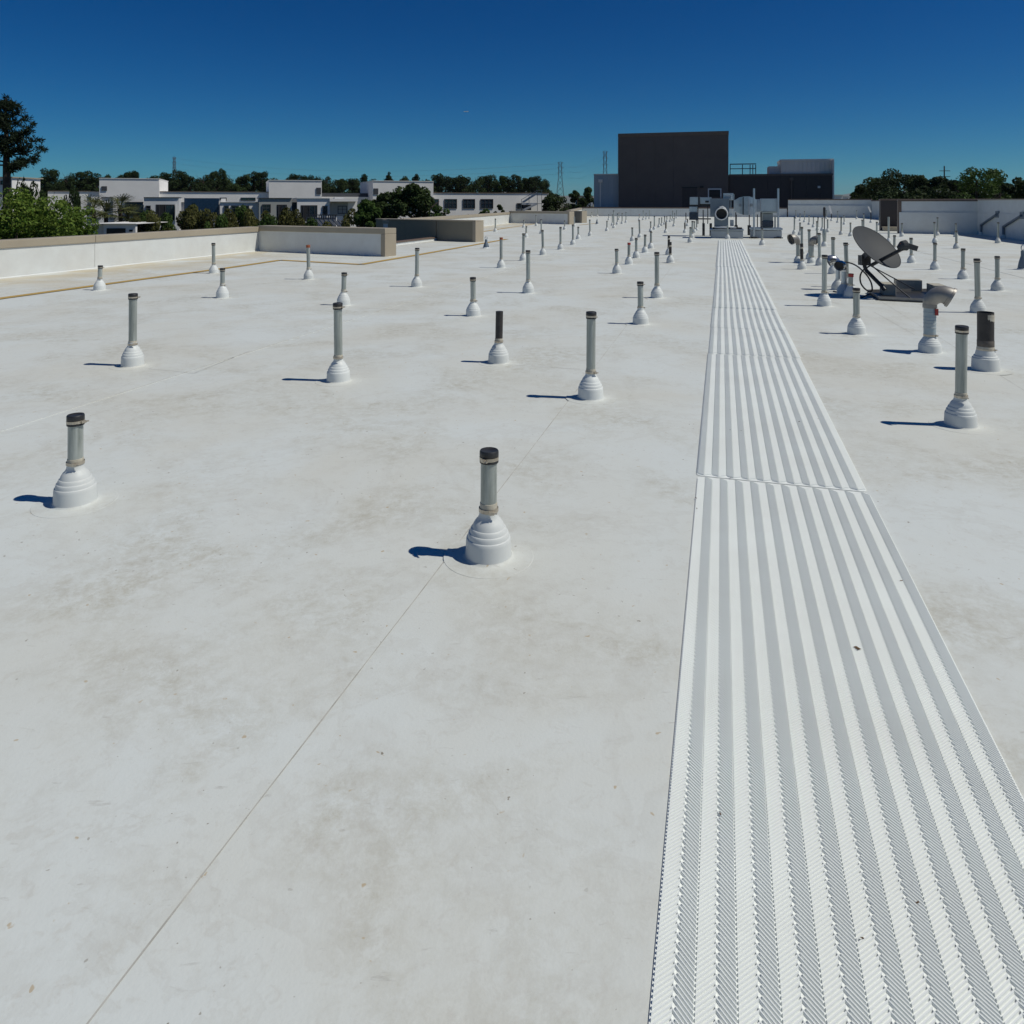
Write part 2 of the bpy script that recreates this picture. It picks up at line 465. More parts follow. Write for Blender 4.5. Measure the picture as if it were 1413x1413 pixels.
# seams in view: long lap seams and a few end laps
for j, (ua, va, vb) in enumerate(((U0, 0.3, 40), (U0 - 3.66, 5, 42), (U0 - 7.32, 9, 46), (U0 + 3.66, 3, 46), (U0 + 7.32, 8, 50), (U0 + 10.98, 14, 50))):
    mb = MB(); lo = -0.0035 + 0.0042 * 1
    wobble_strip(mb, UV(ua - 0.004, va), UV(ua - 0.004, vb), 0.0045, 0.0007, seed=j)
    mb.build('seam', M['seam'], roof_root)
def zat(u):
    return -0.004 if int(math.floor((u - U0) / 3.66)) % 2 else 0.0
for j, (a, b_) in enumerate(((G(697, 502.5), G(800, 509)), (G(205, 509), G(268, 515)), (G(268, 515), G(345, 484)), (G(488, 424), G(640, 433)), (G(905, 378), G(975, 379.5)), (G(1185, 465), G(1300, 467)), (G(1205, 430), G(1262, 462)), (G(110, 403), G(300, 412)), (G(590, 398), G(720, 404)))):
    mb = MB(); zz = max(zat(toUV(a)[0]), zat(toUV(b_)[0])) + 0.0011
    wobble_strip(mb, a, b_, 0.006, zz, seed=40 + j)
    mb.build('seam', M['seam'], roof_root)

# painted ochre safety line
def strip_poly(name, pts, w, z, mat):
    mb = MB(); prev = None
    for i, p in enumerate(pts):
        d = (pts[min(i+1, len(pts)-1)] - pts[max(i-1, 0)]).normalized(); nn = Vector((-d.y, d.x, 0)) * w / 2
        k = len(mb.v); mb.v += [(p.x + nn.x, p.y + nn.y, z), (p.x - nn.x, p.y - nn.y, z)]
        if prev is not None: mb.f.append((prev, prev + 1, k + 1, k))
        prev = k
    return mb.build(name, mat)
for pts in ([G(-60, 422), G(0, 412), G(195, 385.5), G(312, 370), G(387, 359)], [G(387, 359), G(498, 365)], [G(498, 365), G(575, 352), G(650, 338.8), G(699, 330)], [G(662, 320.2), G(700, 314.5), G(738, 309)], [G(800, 310.6), G(822, 308.2)]):
    tag(strip_poly('painted_safety_line', pts, 0.2, 0.006, M['yellow']), kind='structure')

# ---- parapet walls
def wall_thing(name, a, b, side, thick, h, label, face='flash', cope='tan', cope_h=0.17, ledge=None, base_z=-0.02, seg=3.2, cope_over=0.03, end_trim=None, panels=None):
    """a, b: foot of the face that looks onto the roof; side: unit vector from that face into the wall."""
    L = (b - a).length; d = (b - a).normalized()
    root = thing(name, (a + b) / 2, label, 'wall')
    def poly(s0, s1, t0, t1):
        p = [a + d*s0 + side*t0, a + d*s1 + side*t0, a + d*s1 + side*t1, a + d*s0 + side*t1]
        ar = sum(p[i].x*p[(i+1) % 4].y - p[(i+1) % 4].x*p[i].y for i in range(4))
        return p if ar > 0 else p[::-1]
    hw = h - cope_h
    k = panels or max(1, round(L / seg))
    for i in range(k):
        s0, s1 = L * i / k + (0.006 if i else 0), L * (i + 1) / k - (0.006 if i < k - 1 else 0)
        mb = MB(); mb.prism(poly(s0, s1, 0, thick), base_z, hw)
        mb.build('wall_panel', M[face], root)
    if k > 1:
        mb = MB(); mb.prism(poly(0.01, L - 0.01, 0.008, thick - 0.008), base_z, hw - 0.004)
        mb.build('joint_backing', M['seam'], root)
    k2 = max(1, round(L / seg)); 
    for i in range(k2):
        s0, s1 = L * i / k2 - (cope_over if i == 0 else -0.005), L * (i + 1) / k2 + (cope_over if i == k2 - 1 else -0.005)
        mb = MB(); mb.prism(poly(s0, s1, -cope_over, thick + cope_over), hw + 0.001, h)
        bevel(mb.build('coping', M[cope], root), 0.012)
    if face == 'flash':
        mb = MB()                                    # cant strip at the foot
        p0, p1 = a - side * 0.03, b - side * 0.03
        mb.v += [tuple(p0 + Vector((0, 0, 0.0025))), tuple(p1 + Vector((0, 0, 0.0025))), tuple(b - side*0.003 + Vector((0, 0, 0.028))), tuple(a - side*0.003 + Vector((0, 0, 0.028)))]
        mb.f.append((0, 1, 2, 3)); mb.build('cant_strip', M['flash'], root)
    if ledge:
        z0, dep = ledge
        mb = MB(); mb.prism(poly(0.02, L - 0.02, -dep, -0.003), base_z, z0)
        mb.build('ledge', M[face], root)
    if end_trim:
        for where in end_trim:
            s0, s1 = ((L - 0.13, L + cope_over) if where == 'b' else (-cope_over, 0.13))
            mb = MB(); mb.prism(poly(s0, s1, -cope_over, thick + cope_over), base_z, hw - 0.001)
            bevel(mb.build('end_trim', M[cope], root), 0.012)
    return root
def into(a, b, toward):
    d = (b - a).normalized(); nn = Vector((-d.y, d.x, 0))
    return nn if nn.dot(toward) > 0 else -nn
wall_thing('parapet_wall', A0, AB, into(A0, AB, Vector((-1, 0, 0))), 0.32, 0.80, 'long white sunlit parapet with wide tan coping in front of the leafy bushes', seg=6.1)
wall_thing('parapet_wall', AB, B1, into(AB, B1, Vector((0, 1, 0))), 0.48, 0.83, 'shaded white return parapet framed in tan metal beside the open notch', end_trim='b', seg=5)
wall_thing('parapet_curb', C0, C1, into(C0, C1, Vector((-1, 0, 0))), 0.22, 0.15, 'low white roof curb with brown cap along the notch', cope='brown_trim', cope_h=0.05, seg=4)
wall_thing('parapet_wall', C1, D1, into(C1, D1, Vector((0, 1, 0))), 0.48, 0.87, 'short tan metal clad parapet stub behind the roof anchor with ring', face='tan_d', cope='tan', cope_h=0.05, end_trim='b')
# facade of the notch running on to the outer corner
outer = C1 + (C1 - D1).normalized() * 3.55
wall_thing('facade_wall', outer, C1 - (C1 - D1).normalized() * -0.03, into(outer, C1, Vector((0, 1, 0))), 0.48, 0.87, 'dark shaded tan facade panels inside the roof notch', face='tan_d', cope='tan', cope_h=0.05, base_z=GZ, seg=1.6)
wall_thing('parapet_wall', E0, E1, into(E0, E1, Vector((-1, 0, 0))), 0.32, 0.83, 'white sunlit parapet with tan coping running back from the tan clad stub', seg=6.5)
wall_thing('parapet_wall', E1, G1, into(E1, G1, Vector((0, 1, 0))), 0.55, 0.93, 'pale return parapet with tan frame in front of the outdoor stairs', end_trim='b', seg=6)
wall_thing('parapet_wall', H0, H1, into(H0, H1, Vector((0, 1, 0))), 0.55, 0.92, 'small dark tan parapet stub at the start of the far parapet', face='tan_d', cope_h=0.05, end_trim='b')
wall_thing('parapet_wall', I0b, I0, into(I0b, I0, Vector((-1, 0, 0))), 0.32, 0.95, 'white side parapet behind the small dark tan stub', seg=7)
wall_thing('parapet_wall', I0, I1, into(I0, I1, Vector((0, 1, 0))), 0.4, 1.02, 'long low grey white parapet below the dark brown penthouse', cope='brown_trim', cope_h=0.13, seg=5.5)
wall_thing('parapet_wall', I1 + Vector((0.12, -0.03, 0)), J1, into(I1, J1, Vector((0, 1, 0))), 0.4, 1.93, 'tall blue grey shaded parapet with ledge and dark coping at the far end', cope='brown_trim', cope_h=0.11, ledge=(1.27, 0.12), seg=9)
wall_thing('parapet_wall', J1, L2, into(J1, L2, Vector((1, 0, 0))), 0.4, 1.8, 'shaded side parapet running forward behind the brown clad wall', cope='brown_trim', cope_h=0.1, seg=9)
wall_thing('parapet_wall', M0, M0 + UD * 6.2, into(M0, M0 + UD, Vector((0, 1, 0))), 0.4, 1.78, 'dark brown clad wall showing in the gap beside the tall grey wall', face='brown2', cope='brown_trim', cope_h=0.08, seg=3)
wall_thing('parapet_curb', M0b - VD * 0.25, M0b + UD * 3.2 - VD * 0.25, VD, 0.3, 0.24, 'low tan curb at the foot of the dark brown clad wall', face='tan', cope='tan', cope_h=0.04)
wall_thing('parapet_wall', K0, KL, into(K0, KL, Vector((0, 1, 0))), 0.5, 1.745, 'tall blue grey shaded return wall with ledge beside the dark gap', cope='brown_trim', cope_h=0.10, ledge=(1.09, 0.05), end_trim='a', seg=5)
wall_thing('parapet_wall', KL, L1, into(KL, L1, Vector((1, 0, 0))), 0.4, 1.74, 'tall shaded side wall carrying two slanting drain pipes', cope='tan', cope_h=0.05, ledge=(1.09, 0.03), seg=7)

# ---- slanting drain pipes on the side wall
ld = (L1 - KL).normalized()
def on_side_wall(px, py, off=0.10):
    t = (px - CX) / F                      # wall line in plan: KL + ld*s, shifted off the wall
    base = KL + Vector((-1, 0, 0)) * off
    s = (t * base.y - base.x) / (ld.x - t * ld.y)
    p = base + ld * s
    return Vector((p.x, p.y, EYE - (py - HY) / F * p.y))
for (a, b_, c, lab) in (((1375, 296), (1353.5, 310.6), (1353, 322), 'slanting dark drain pipe on the side wall next to the inside corner'), ((1409, 297.6), (1384.5, 312.8), (1383.5, 325), 'slanting dark drain pipe on the side wall farther from the inside corner')):
    p, q, r_ = on_side_wall(*a), on_side_wall(*b_), on_side_wall(*c)
    r_ = Vector((q.x, q.y, 0.05))
    root = thing('drain_pipe', (r_.x, r_.y, 0), lab, 'pipe')
    mb = MB(); mb.tube([p + (p - q).normalized()*0.02 + Vector((0.1, 0, 0)), p, q + (p - q) * 0.06, q, q + (r_ - q) * 0.12, r_], 0.055, 10); mb.build('pipe', M['bgrey'], root, True)
    mb = MB(); mb.box(p.x + 0.02, p.x + 0.095, p.y - 0.12, p.y + 0.12, p.z - 0.14, p.z + 0.16); mb.build('wall_plate', M['bgrey'], root)
    mb = MB(); mb.lathe([(0.16, 0.003), (0.15, 0.05), (0.085, 0.09), (0.066, 0.16)], 16, (r_.x, r_.y, 0)); mb.build('boot', M['boot'], root, True)

# ================================================================== walkway mats
MU0, MU1 = -0.137, 0.777
def rib_mesh(name, u0, u1, v0, v1, sgn, pitch, mat, inv):
    """raised diagonal ribs filling one band"""
    w = u1 - u0; k = int((v1 - v0) / pitch)
    vs_, fs = [], []
    h = 0.44 * pitch
    hb, ht = pitch * 0.375, pitch * 0.175
    vals = np.arange(k) * pitch + v0 + pitch * 0.5
    out = np.zeros((k, 8, 3))
    us = (u0 + w * (0.03 if sgn > 0 else 0.14), u1 - w * (0.03 if sgn > 0 else 0.06))
    for e, uu in enumerate(us):
        uu = uu - (np.where(np.arange(k) % 2 == 0, 0.0, w * 0.20) if (sgn < 0 and e == 0) else 0.0)
        off = sgn * (uu - (u0 + u1) / 2)
        for j, (dv, zz) in enumerate(((-hb, 0.0), (-ht, h), (ht, h), (hb, 0.0))):
            vv = np.clip(vals + off + dv, v0 + 0.004, v1 - 0.004)
            out[:, e * 4 + j, 0] = uu; out[:, e * 4 + j, 1] = vv; out[:, e * 4 + j, 2] = 0.0037 + zz
    X = CA * out[..., 0] + SA * out[..., 1]; Y = -SA * out[..., 0] + CA * out[..., 1]
    out[..., 0], out[..., 1] = X, Y
    verts = out.reshape(-1, 3)
    if inv is not None:
        Mi = np.array(inv); verts = verts @ Mi[:3, :3].T + Mi[:3, 3]
    quad = np.array([[0, 4, 5, 1], [1, 5, 6, 2], [2, 6, 7, 3], [0, 1, 2, 3], [7, 6, 5, 4]])
    faces = (quad[None] + (np.arange(k) * 8)[:, None, None]).reshape(-1, 4)
    me = bpy.data.meshes.new(name)
    me.vertices.add(len(verts)); me.vertices.foreach_set('co', verts.ravel())
    nf = len(faces)
    me.loops.add(nf * 4); me.loops.foreach_set('vertex_index', faces.ravel().astype(np.int32))
    me.polygons.add(nf)
    me.polygons.foreach_set('loop_start', np.arange(nf, dtype=np.int32) * 4)
    me.polygons.foreach_set('loop_total', np.full(nf, 4, dtype=np.int32))
    me.update(calc_edges=True); me.validate(); me.shade_flat()
    me.materials.append(mat)
    return me
spans = [(-1.6, 4.435, 0, 0.000), (4.452, 8.06, 1, -0.006), (8.072, 9.722, 1, 0.002), (9.734, 11.55, 1, -0.002), (11.565, 18.9, 1, 0.004), (18.92, 31.9, 1, -0.005)]
mat_lab = ['white ribbed walkway mat with brown specks, longest full width one before the first joint',
           'white ribbed walkway mat with rounded corner at the widest joint',
           'short white ribbed walkway mat just beyond the rounded corner mat',
           'second short white ribbed walkway mat between two close joints',
           'long white ribbed walkway mat leading up to the last joint',
           'white ribbed walkway mat ending at the curb of the blower']
for (v0, v1, ph, du), lab in zip(spans, mat_lab):
    c = UV((MU0 + MU1) / 2 + du, (v0 + v1) / 2)
    root = thing('walkway_mat', (c.x, c.y, 0), lab, 'walkway mat', 'ribbed mats of the walkway')
    a, b_ = MU0 + du, MU1 + du
    r = 0.03; poly = []
    for (cu, cv, a0) in ((b_ - r, v0 + r, -90), (b_ - r, v1 - r, 0), (a + r, v1 - r, 90), (a + r, v0 + r, 180)):
        for i in range(4):
            t = R(a0 + i * 30); poly.append((cu + r * math.cos(t), cv + r * math.sin(t)))
    mb = MB(uv=True); mb.prism(poly, 0.0008, 0.0036)
    mb.build('base_sheet', M['mat'], root)
    nb = 22; inner0, inner1 = a + 0.0025, b_ - 0.0025; bw = (inner1 - inner0) / nb
    pitch = 0.0112 if v1 < 9 else 0.0165 if v1 < 12 else (0.033 if v1 < 20 else 0.05)
    inv = ROOT[root]
    for i in range(nb):
        # bands alternate between the two rib directions; far mats start with the other one
        sgn = 1 if (i + ph) % 2 == 0 else -1
        me = rib_mesh('rib_band', inner0 + i * bw, inner0 + (i + 1) * bw, v0 + 0.006, v1 - 0.006, sgn, pitch, M['mat'], inv)
        link(bpy.data.objects.new('rib_band', me), root)
# leaf litter scraps on the mats
litter = MB()
r2 = random.Random(5)
for i in range(13):
    v = r2.uniform(1.2, 6); u = r2.uniform(MU0, MU1)
    if i == 0: u, v = toUV(G(1183, 898))
    s = r2.uniform(0.003, 0.007) if i else 0.012
    a = r2.uniform(0, 6.28); c = UV(u, v, 0.0092)
    dx, dy = Vector((math.cos(a), math.sin(a), 0)) * s, Vector((-math.sin(a), math.cos(a), 0)) * s * 0.5
    litter.quad(c - dx - dy, c + dx - dy + Vector((0, 0, .002)), c + dx + dy + Vector((0, 0, .003)), c - dx + dy)
M['litter'] = simple('leaf_litter', (0.16, 0.085, 0.035), (0.07, 0.05, 0.03), 0.9)
tag(litter.build('leaf_litter', M['litter']), 'brown leaf crumbs scattered on the ribbed walkway mats', 'litter', kind='stuff')

# ================================================================== roof penetrations
def m_boot():
    prof = [(0.1060, 0.0022), (0.1045, 0.012), (0.1035, 0.030), (0.1015, 0.078), (0.0995, 0.092), (0.0975, 0.0955), (0.0943, 0.0972), (0.0928, 0.108), (0.0903, 0.117), (0.0880, 0.1198), (0.0848, 0.1212), (0.0823, 0.131), (0.0790, 0.139), (0.0765, 0.1418), (0.0733, 0.1432), (0.0685, 0.157), (0.060, 0.172), (0.049, 0.184), (0.0435, 0.195), (0.0415, 0.208), (0.0415, 0.226)]
    return MB().lathe(prof, 40)
PM = {}
PM['flange'] = MB().lathe([(0.2035, 0.0003), (0.2020, 0.0015), (0.118, 0.0022), (0.110, 0.0055), (0.105, 0.012)], 44).mesh('flange', M['membrane'], True)
PM['boot'] = m_boot().mesh('boot', M['boot'], True)
PM['pipe'] = MB().lathe([(0.037, 0), (0.037, 1.0)], 24, capt=True).mesh('pipe', M['galv'], True)
PM['pipe_k'] = MB().lathe([(0.037, 0), (0.037, 1.0)], 24, capt=True).mesh('pipe', M['iron'], True)
def cap_mesh(mat):
    return MB().lathe([(0.0385, 0.0), (0.0425, 0.0), (0.0432, 0.006), (0.0415, 0.010), (0.0415, 0.028), (0.0435, 0.031), (0.0432, 0.050), (0.040, 0.055), (0.034, 0.055), (0.030, 0.052)], 24, capt=True).mesh('cap', mat, True)
PM['cap'] = cap_mesh(M['cap']); PM['cap_r'] = cap_mesh(M['red']); PM['cap_o'] = cap_mesh(M['orange'])
def clamp_mesh(r, h):
    mb = MB().lathe([(r, 0), (r + 0.0022, 0.0), (r + 0.0022, h), (r, h)], 24)
    mb.box(0.006, 0.030, -r - 0.013, -r - 0.0005, h * 0.1, h * 0.95)
    mb.tube([(0.028, -r - 0.007, h * 0.5), (0.044, -r - 0.006, h * 0.5)], 0.0042, 8)
    return mb.mesh('hose_clamp', M['rail'], False)
PM['cclamp'] = clamp_mesh(0.0418, 0.014)
PM['bclamp'] = clamp_mesh(0.0425, 0.016)
PM['tape'] = MB().lathe([(0.0392, 0.0), (0.0400, 0.003), (0.0396, 0.024), (0.0388, 0.034), (0.037, 0.035)], 24).mesh('sealant', M['cream'], True)
PM['tape2'] = MB().lathe([(0.0375, 0.0), (0.0395, 0.003), (0.0395, 0.055), (0.0375, 0.058)], 24).mesh('pale_band', M['cream'], True)

def put(me, parent, loc=(0, 0, 0), scale=(1, 1, 1), rz=0.0, name=None):
    o = bpy.data.objects.new(name or me.name.split('.')[0], me)
    o.location = loc; o.scale = scale; o.rotation_euler = (0, 0, rz)
    return link(o, parent)
def foot(px, pyf, rb=0.104):
    """base centre of a boot whose near lower edge shows at pyf"""
    d = F * EYE / (pyf - HY) + rb
    p = Vector(((px - CX) / F * d, d, 0))
    u = toUV(p)[0]
    p.z = max(zat(u - 0.2), zat(u + 0.2))          # on whichever lapped sheet lies higher under the flange
    return p
DEFG = 'capped vent pipes on the roof'
def zone(p):
    u, v = toUV(p)
    if v > 52: return 'out beyond the blower' if u < 14 else 'out by the tall shaded parapet'
    if u < -0.2:
        if v > 33: return 'on the stretch between the tan clad stub and the blower'
        if u < -9: return 'along the long white sunlit parapet'
        if u < -4.5: return 'between the ochre line and the middle of the roof'
        return 'in the rows just off the walkway, parapet side'
    if v > 33: return 'in the crowd beyond the satellite dish'
    if v > 17: return 'in the rows between satellite dish and blower'
    return 'in the open around the satellite dish'
def vent_pipe(px, pyf, pyt, kind='g', label=None, wide=1.0, lean=None, group=None):
    p = foot(px, pyf, 0.104 * wide)
    topz = EYE - (pyt - HY) / F * p.y
    H = max(0.3, topz)
    nm = {'g': 'vent_pipe', 'k': 'iron_vent_pipe', 'kb': 'iron_vent_pipe', 'r': 'vent_pipe', 'o': 'vent_pipe', 'p': 'vent_pipe'}[kind]
    base = {'g': 'galvanized vent pipe with black cap on white boot', 'k': 'black iron vent pipe without cap on white boot', 'kb': 'black iron vent pipe with pale tape near its top',
            'r': 'galvanized vent pipe with red cap on white boot', 'o': 'galvanized vent pipe with rusty orange cap on white boot', 'p': 'plain pale vent pipe without cap on white boot'}[kind]
    z = zone(p)
    lab = label or (('tall ' if H > 0.62 else 'short ') + base.replace(' on white boot', '') + ' ' + z)
    root = thing(nm, p, ' '.join(lab.split()[:16]), 'vent pipe', group or ('vent pipes ' + z))
    if lean is None: lean = (rnd.gauss(0, 0.014), rnd.gauss(0, 0.014))
    spin = rnd.uniform(-0.9, 0.9)
    root.rotation_euler = (0, 0, spin)
    put(PM['flange'], root, (0, 0, 0), (wide, wide, 1))
    put(PM['boot'], root, (0, 0, 0), (wide, wide, rnd.uniform(0.94, 1.04)))
    bz = 0.205
    pm = PM['pipe_k'] if kind in ('k', 'kb') else PM['pipe']
    cap_h = 0.055 if kind in ('g', 'r', 'o') else 0.0
    pipe = put(pm, root, (0, 0, 0.05), (wide, wide, H - cap_h * 0.3 - 0.05))
    pipe.rotation_euler = (lean[0], lean[1], 0)
    tx, ty = lean[1] * H, -lean[0] * H
    put(PM['tape'], root, (tx * .3, ty * .3, bz + 0.006), (wide, wide, rnd.uniform(0.7, 1.2)))
    put(PM['bclamp'], root, (tx * .3, ty * .3, bz), (wide, wide, 1), rnd.uniform(-0.8, 1.2) - spin)
    if cap_h:
        c = put({'g': PM['cap'], 'r': PM['cap_r'], 'o': PM['cap_o']}[kind], root, (tx, ty, H - cap_h), (wide, wide, 1))
        c.rotation_euler = (lean[0], lean[1], 0)
        if kind == 'g':
            k = put(PM['cclamp'], c, (0, 0, 0.012), (1, 1, 1), rnd.uniform(-1.0, 1.4) - spin)
    if kind == 'kb':
        put(PM['tape2'], root, (tx * .85, ty * .85, H - 0.13), (wide, wide, 0.8))
    return root

PIPES = [
 (674, 783, 621, 'g', 'nearest capped vent pipe, on the membrane seam, its clamp hanging loose'),
 (104, 703, 571, 'g', 'short wide capped vent pipe whose white flange disc shows plainly'),
 (183, 508, 405, 'g'), (467, 529, 417, 'g'), (688, 503, 429, 'k', 'short black uncapped vent pipe standing alone among the grey ones'),
 (815, 554, 430, 'g', 'tall capped vent pipe on the seam nearest the walkway mats'),
 (137.5, 401, 366, 'g'), (295, 377.5, 335, 'g'), (307, 412, 370, 'g'), (426, 386, 338, 'o', 'vent pipe with rusty cap in front of the shaded return parapet'), (474, 422.5, 376, 'g'), (575, 396.5, 342, 'g'),
 (653, 437, 382, 'g'), (729, 405, 345, 'g'), (691.5, 370, 327.6, 'o', 'vent pipe with rusty cap at the end of the ochre line'), (722, 360, 322, 'g'), (749.3, 352, 317.4, 'g'), (773.4, 344.5, 313, 'g'),
 (790.6, 338, 309.7, 'g'), (798, 330, 312.8, 'g'), (683.5, 320, 301.5, 'g'), (726, 327.8, 312, 'g'), (722.7, 314.2, 303.8, 'g'), (740, 311.8, 296.6, 'g'), (747, 322.5, 302.4, 'g'), (779.2, 316.8, 304.3, 'g'),
 (792.6, 312.8, 299, 'p'), (814.2, 325.6, 303, 'g'), (808.4, 301, 290.4, 'g'), (816.5, 299.8, 293, 'g'), (824.5, 299, 288, 'p'), (837.5, 319, 304.8, 'g'), (840, 304, 295.9, 'g'), (845, 311.4, 296, 'g'), (847.2, 314.8, 290.4, 'g'),
 (851.8, 310, 294.5, 'g'), (854.2, 303.5, 293.4, 'g'), (858.4, 309, 294, 'g'), (863.8, 307.4, 292.5, 'g'), (882, 304, 295.9, 'o', 'small far vent pipe with rusty brown top'), (887.6, 303.6, 290.6, 'g'),
 (872.7, 332.8, 313.7, 'g'), (882.8, 327.8, 303.5, 'g'), (867.8, 365, 334.6, 'r', 'vent pipe with bright red cap in the row by the walkway'), (851.3, 377.6, 343, 'g'), (878, 356.2, 328.3, 'g'), (890, 348.7, 323.5, 'g'), (898.1, 342.9, 318.9, 'g'),
 (906.5, 412, 347.8, 'g'), (884, 448.8, 388.7, 'g'), (925, 363, 333.9, 'kb', 'black vent pipe with pale top tape, front one of two'), (922.8, 351.7, 324.5, 'kb', 'black vent pipe with pale top tape, rear one of two'),
 (898, 319.7, 305.5, 'g'), (902.9, 317, 298, 'g'), (909.4, 313.8, 301, 'g'), (913, 311.7, 300, 'g'), (917, 310, 298.3, 'g'), (920.4, 306.5, 298, 'g'), (918.8, 321.4, 306, 'k'), (924.8, 306.4, 296.3, 'g'), (927.9, 304.6, 290.8, 'g'),
 (930.9, 303, 293.8, 'g'), (933.5, 301.4, 290, 'p'), (930, 312.5, 301, 'g'), (891.8, 302.8, 293.8, 'g'), (896.1, 301.8, 289.8, 'p'), (946.5, 306.8, 293.4, 'k'), (948.6, 312, 301.8, 'k'), (945.2, 321.4, 307, 'k'),
 (952.3, 334.7, 313.3, 'g'), (955, 328.6, 304.8, 'g'), (958.2, 321.2, 305.3, 'g'), (961.3, 318.6, 303, 'g'), (1051.6, 338.5, 315, 'g'), (1004, 329.8, 311, 'p', 'thin pale pipe on white boot against the blower curb'),
 (1096, 322.7, 299, 'g'), (1098.3, 301.8, 290, 'g'), (1104, 304.8, 294.6, 'g'), (1110, 306.6, 291.4, 'g'), (1116.5, 310.2, 297, 'g'), (1122.4, 313.8, 299, 'g'), (1128.2, 318, 299.7, 'g'), (1127.4, 331, 305.1, 'g'), (1134.6, 318.5, 300.5, 'g'),
 (1142.2, 320.5, 302.6, 'g'), (1140.4, 302.2, 290, 'g'), (1155.8, 307.4, 291.2, 'g'), (1165, 310, 297, 'g'), (1160.6, 324, 299.4, 'g'), (1173.6, 326, 307, 'g'), (1103.8, 324.6, 307, 'g'), (1106.5, 351, 313, 'g'),
 (1117.2, 358, 316.5, 'g'), (1131.2, 366.8, 321.4, 'g'), (1149.6, 378.4, 327.2, 'g'), (1169, 397, 334.7, 'g'), (1137.3, 423.7, 351.6, 'g'), (1181.8, 463, 397.4, 'g'), (1106.5, 372.2, 336, 'kb', 'black vent pipe with pale top tape beside the two hooded vents'),
 (1293.6, 325, 299.8, 'g'), (1290.2, 334.9, 306.3, 'g'), (1290, 372.4, 334.5, 'g'), (1319, 327, 308, 'g'), (1319.8, 343.4, 318.2, 'g'), (1328.7, 385.6, 342.5, 'g'), (1377, 335.7, 306.5, 'g'), (1376.2, 401.6, 353, 'g'),
 (1349.5, 432.5, 356.3, 'g'), (1325.5, 593.5, 449, 'g', 'tall capped vent pipe with long shadow in front of the hooded foil vent'), (1191.8, 318, 294.6, 'g'), (1190.4, 330, 303, 'g'), (1209.7, 329, 306, 'g'), (1182, 302.4, 290, 'g'),
 (1226.3, 336, 299.3, 'p', 'pale uncapped vent pipe in front of the brown clad wall'), (1234, 350, 324.3, 'g'), (1244.5, 326.7, 307.8, 'g'), (1257.6, 363, 327.8, 'g'), (1213.7, 310.8, 298, 'g'), (1173.3, 411.8, 377.4, 'r', 'short vent pipe with red cap beside the foil covered elbows'),
]
for e in PIPES:
    vent_pipe(*e[:4], label=(e[4] if len(e) > 4 else None))

# thick black pipe with pale tape
def thick_pipe(px, pyf, pyt):
    p = foot(px, pyf, 0.115); H = EYE - (pyt - HY) / F * p.y
    root = thing('iron_vent_pipe', p, 'thick black vent pipe with torn cream tape beside the hooded foil vent', 'vent pipe')
    put(PM['flange'], root, (0, 0, 0), (1.08, 1.08, 1))
    put(MB().lathe([(0.121, 0.0022), (0.119, 0.02), (0.116, 0.10), (0.113, 0.115), (0.104, 0.118), (0.10, 0.135), (0.090, 0.140), (0.082, 0.175), (0.076, 0.19)], 36).mesh('boot', M['boot'], True), root)
    put(MB().lathe([(0.071, 0.1), (0.071, H)], 28, capt=False).mesh('pipe', M['iron'], True), root)
    put(MB().lathe([(0.065, H - 0.10), (0.065, H - 0.002), (0.071, H - 0.001)], 28, capb=True).mesh('bore', M['black'], True), root)
    put(MB().lathe([(0.0725, 0.185), (0.075, 0.19), (0.075, 0.215), (0.0725, 0.225)], 28).mesh('sealant', M['cream'], True), root)
    put(MB().lathe([(0.0718, 0.226), (0.073, 0.23), (0.073, 0.28), (0.0718, 0.283)], 28).mesh('tar_band', M['wood2'], True), root)
    rr = random.Random(3); mb = MB(); nn = 40
    for k in range(nn + 1):
        t = -1.9 + 2.6 * k / nn; lo = H - 0.055 - 0.05 * (k / nn) - 0.02 * rr.random(); hi = H - 0.025 + 0.015 * rr.random()
        mb.v += [(0.0728 * math.cos(t), 0.0728 * math.sin(t), lo), (0.0728 * math.cos(t), 0.0728 * math.sin(t), hi)]
    for k in range(nn):
        j = k + 1; mb.f.append((2*k, 2*j, 2*j+1, 2*k+1))
    put(mb.mesh('torn_tape', M['cream'], True), root)
    put(clamp_mesh(0.075, 0.014), root, (0, 0, 0.19), (1, 1, 1), 0.6)
    return root
thick_pipe(1360, 514, 430.6)

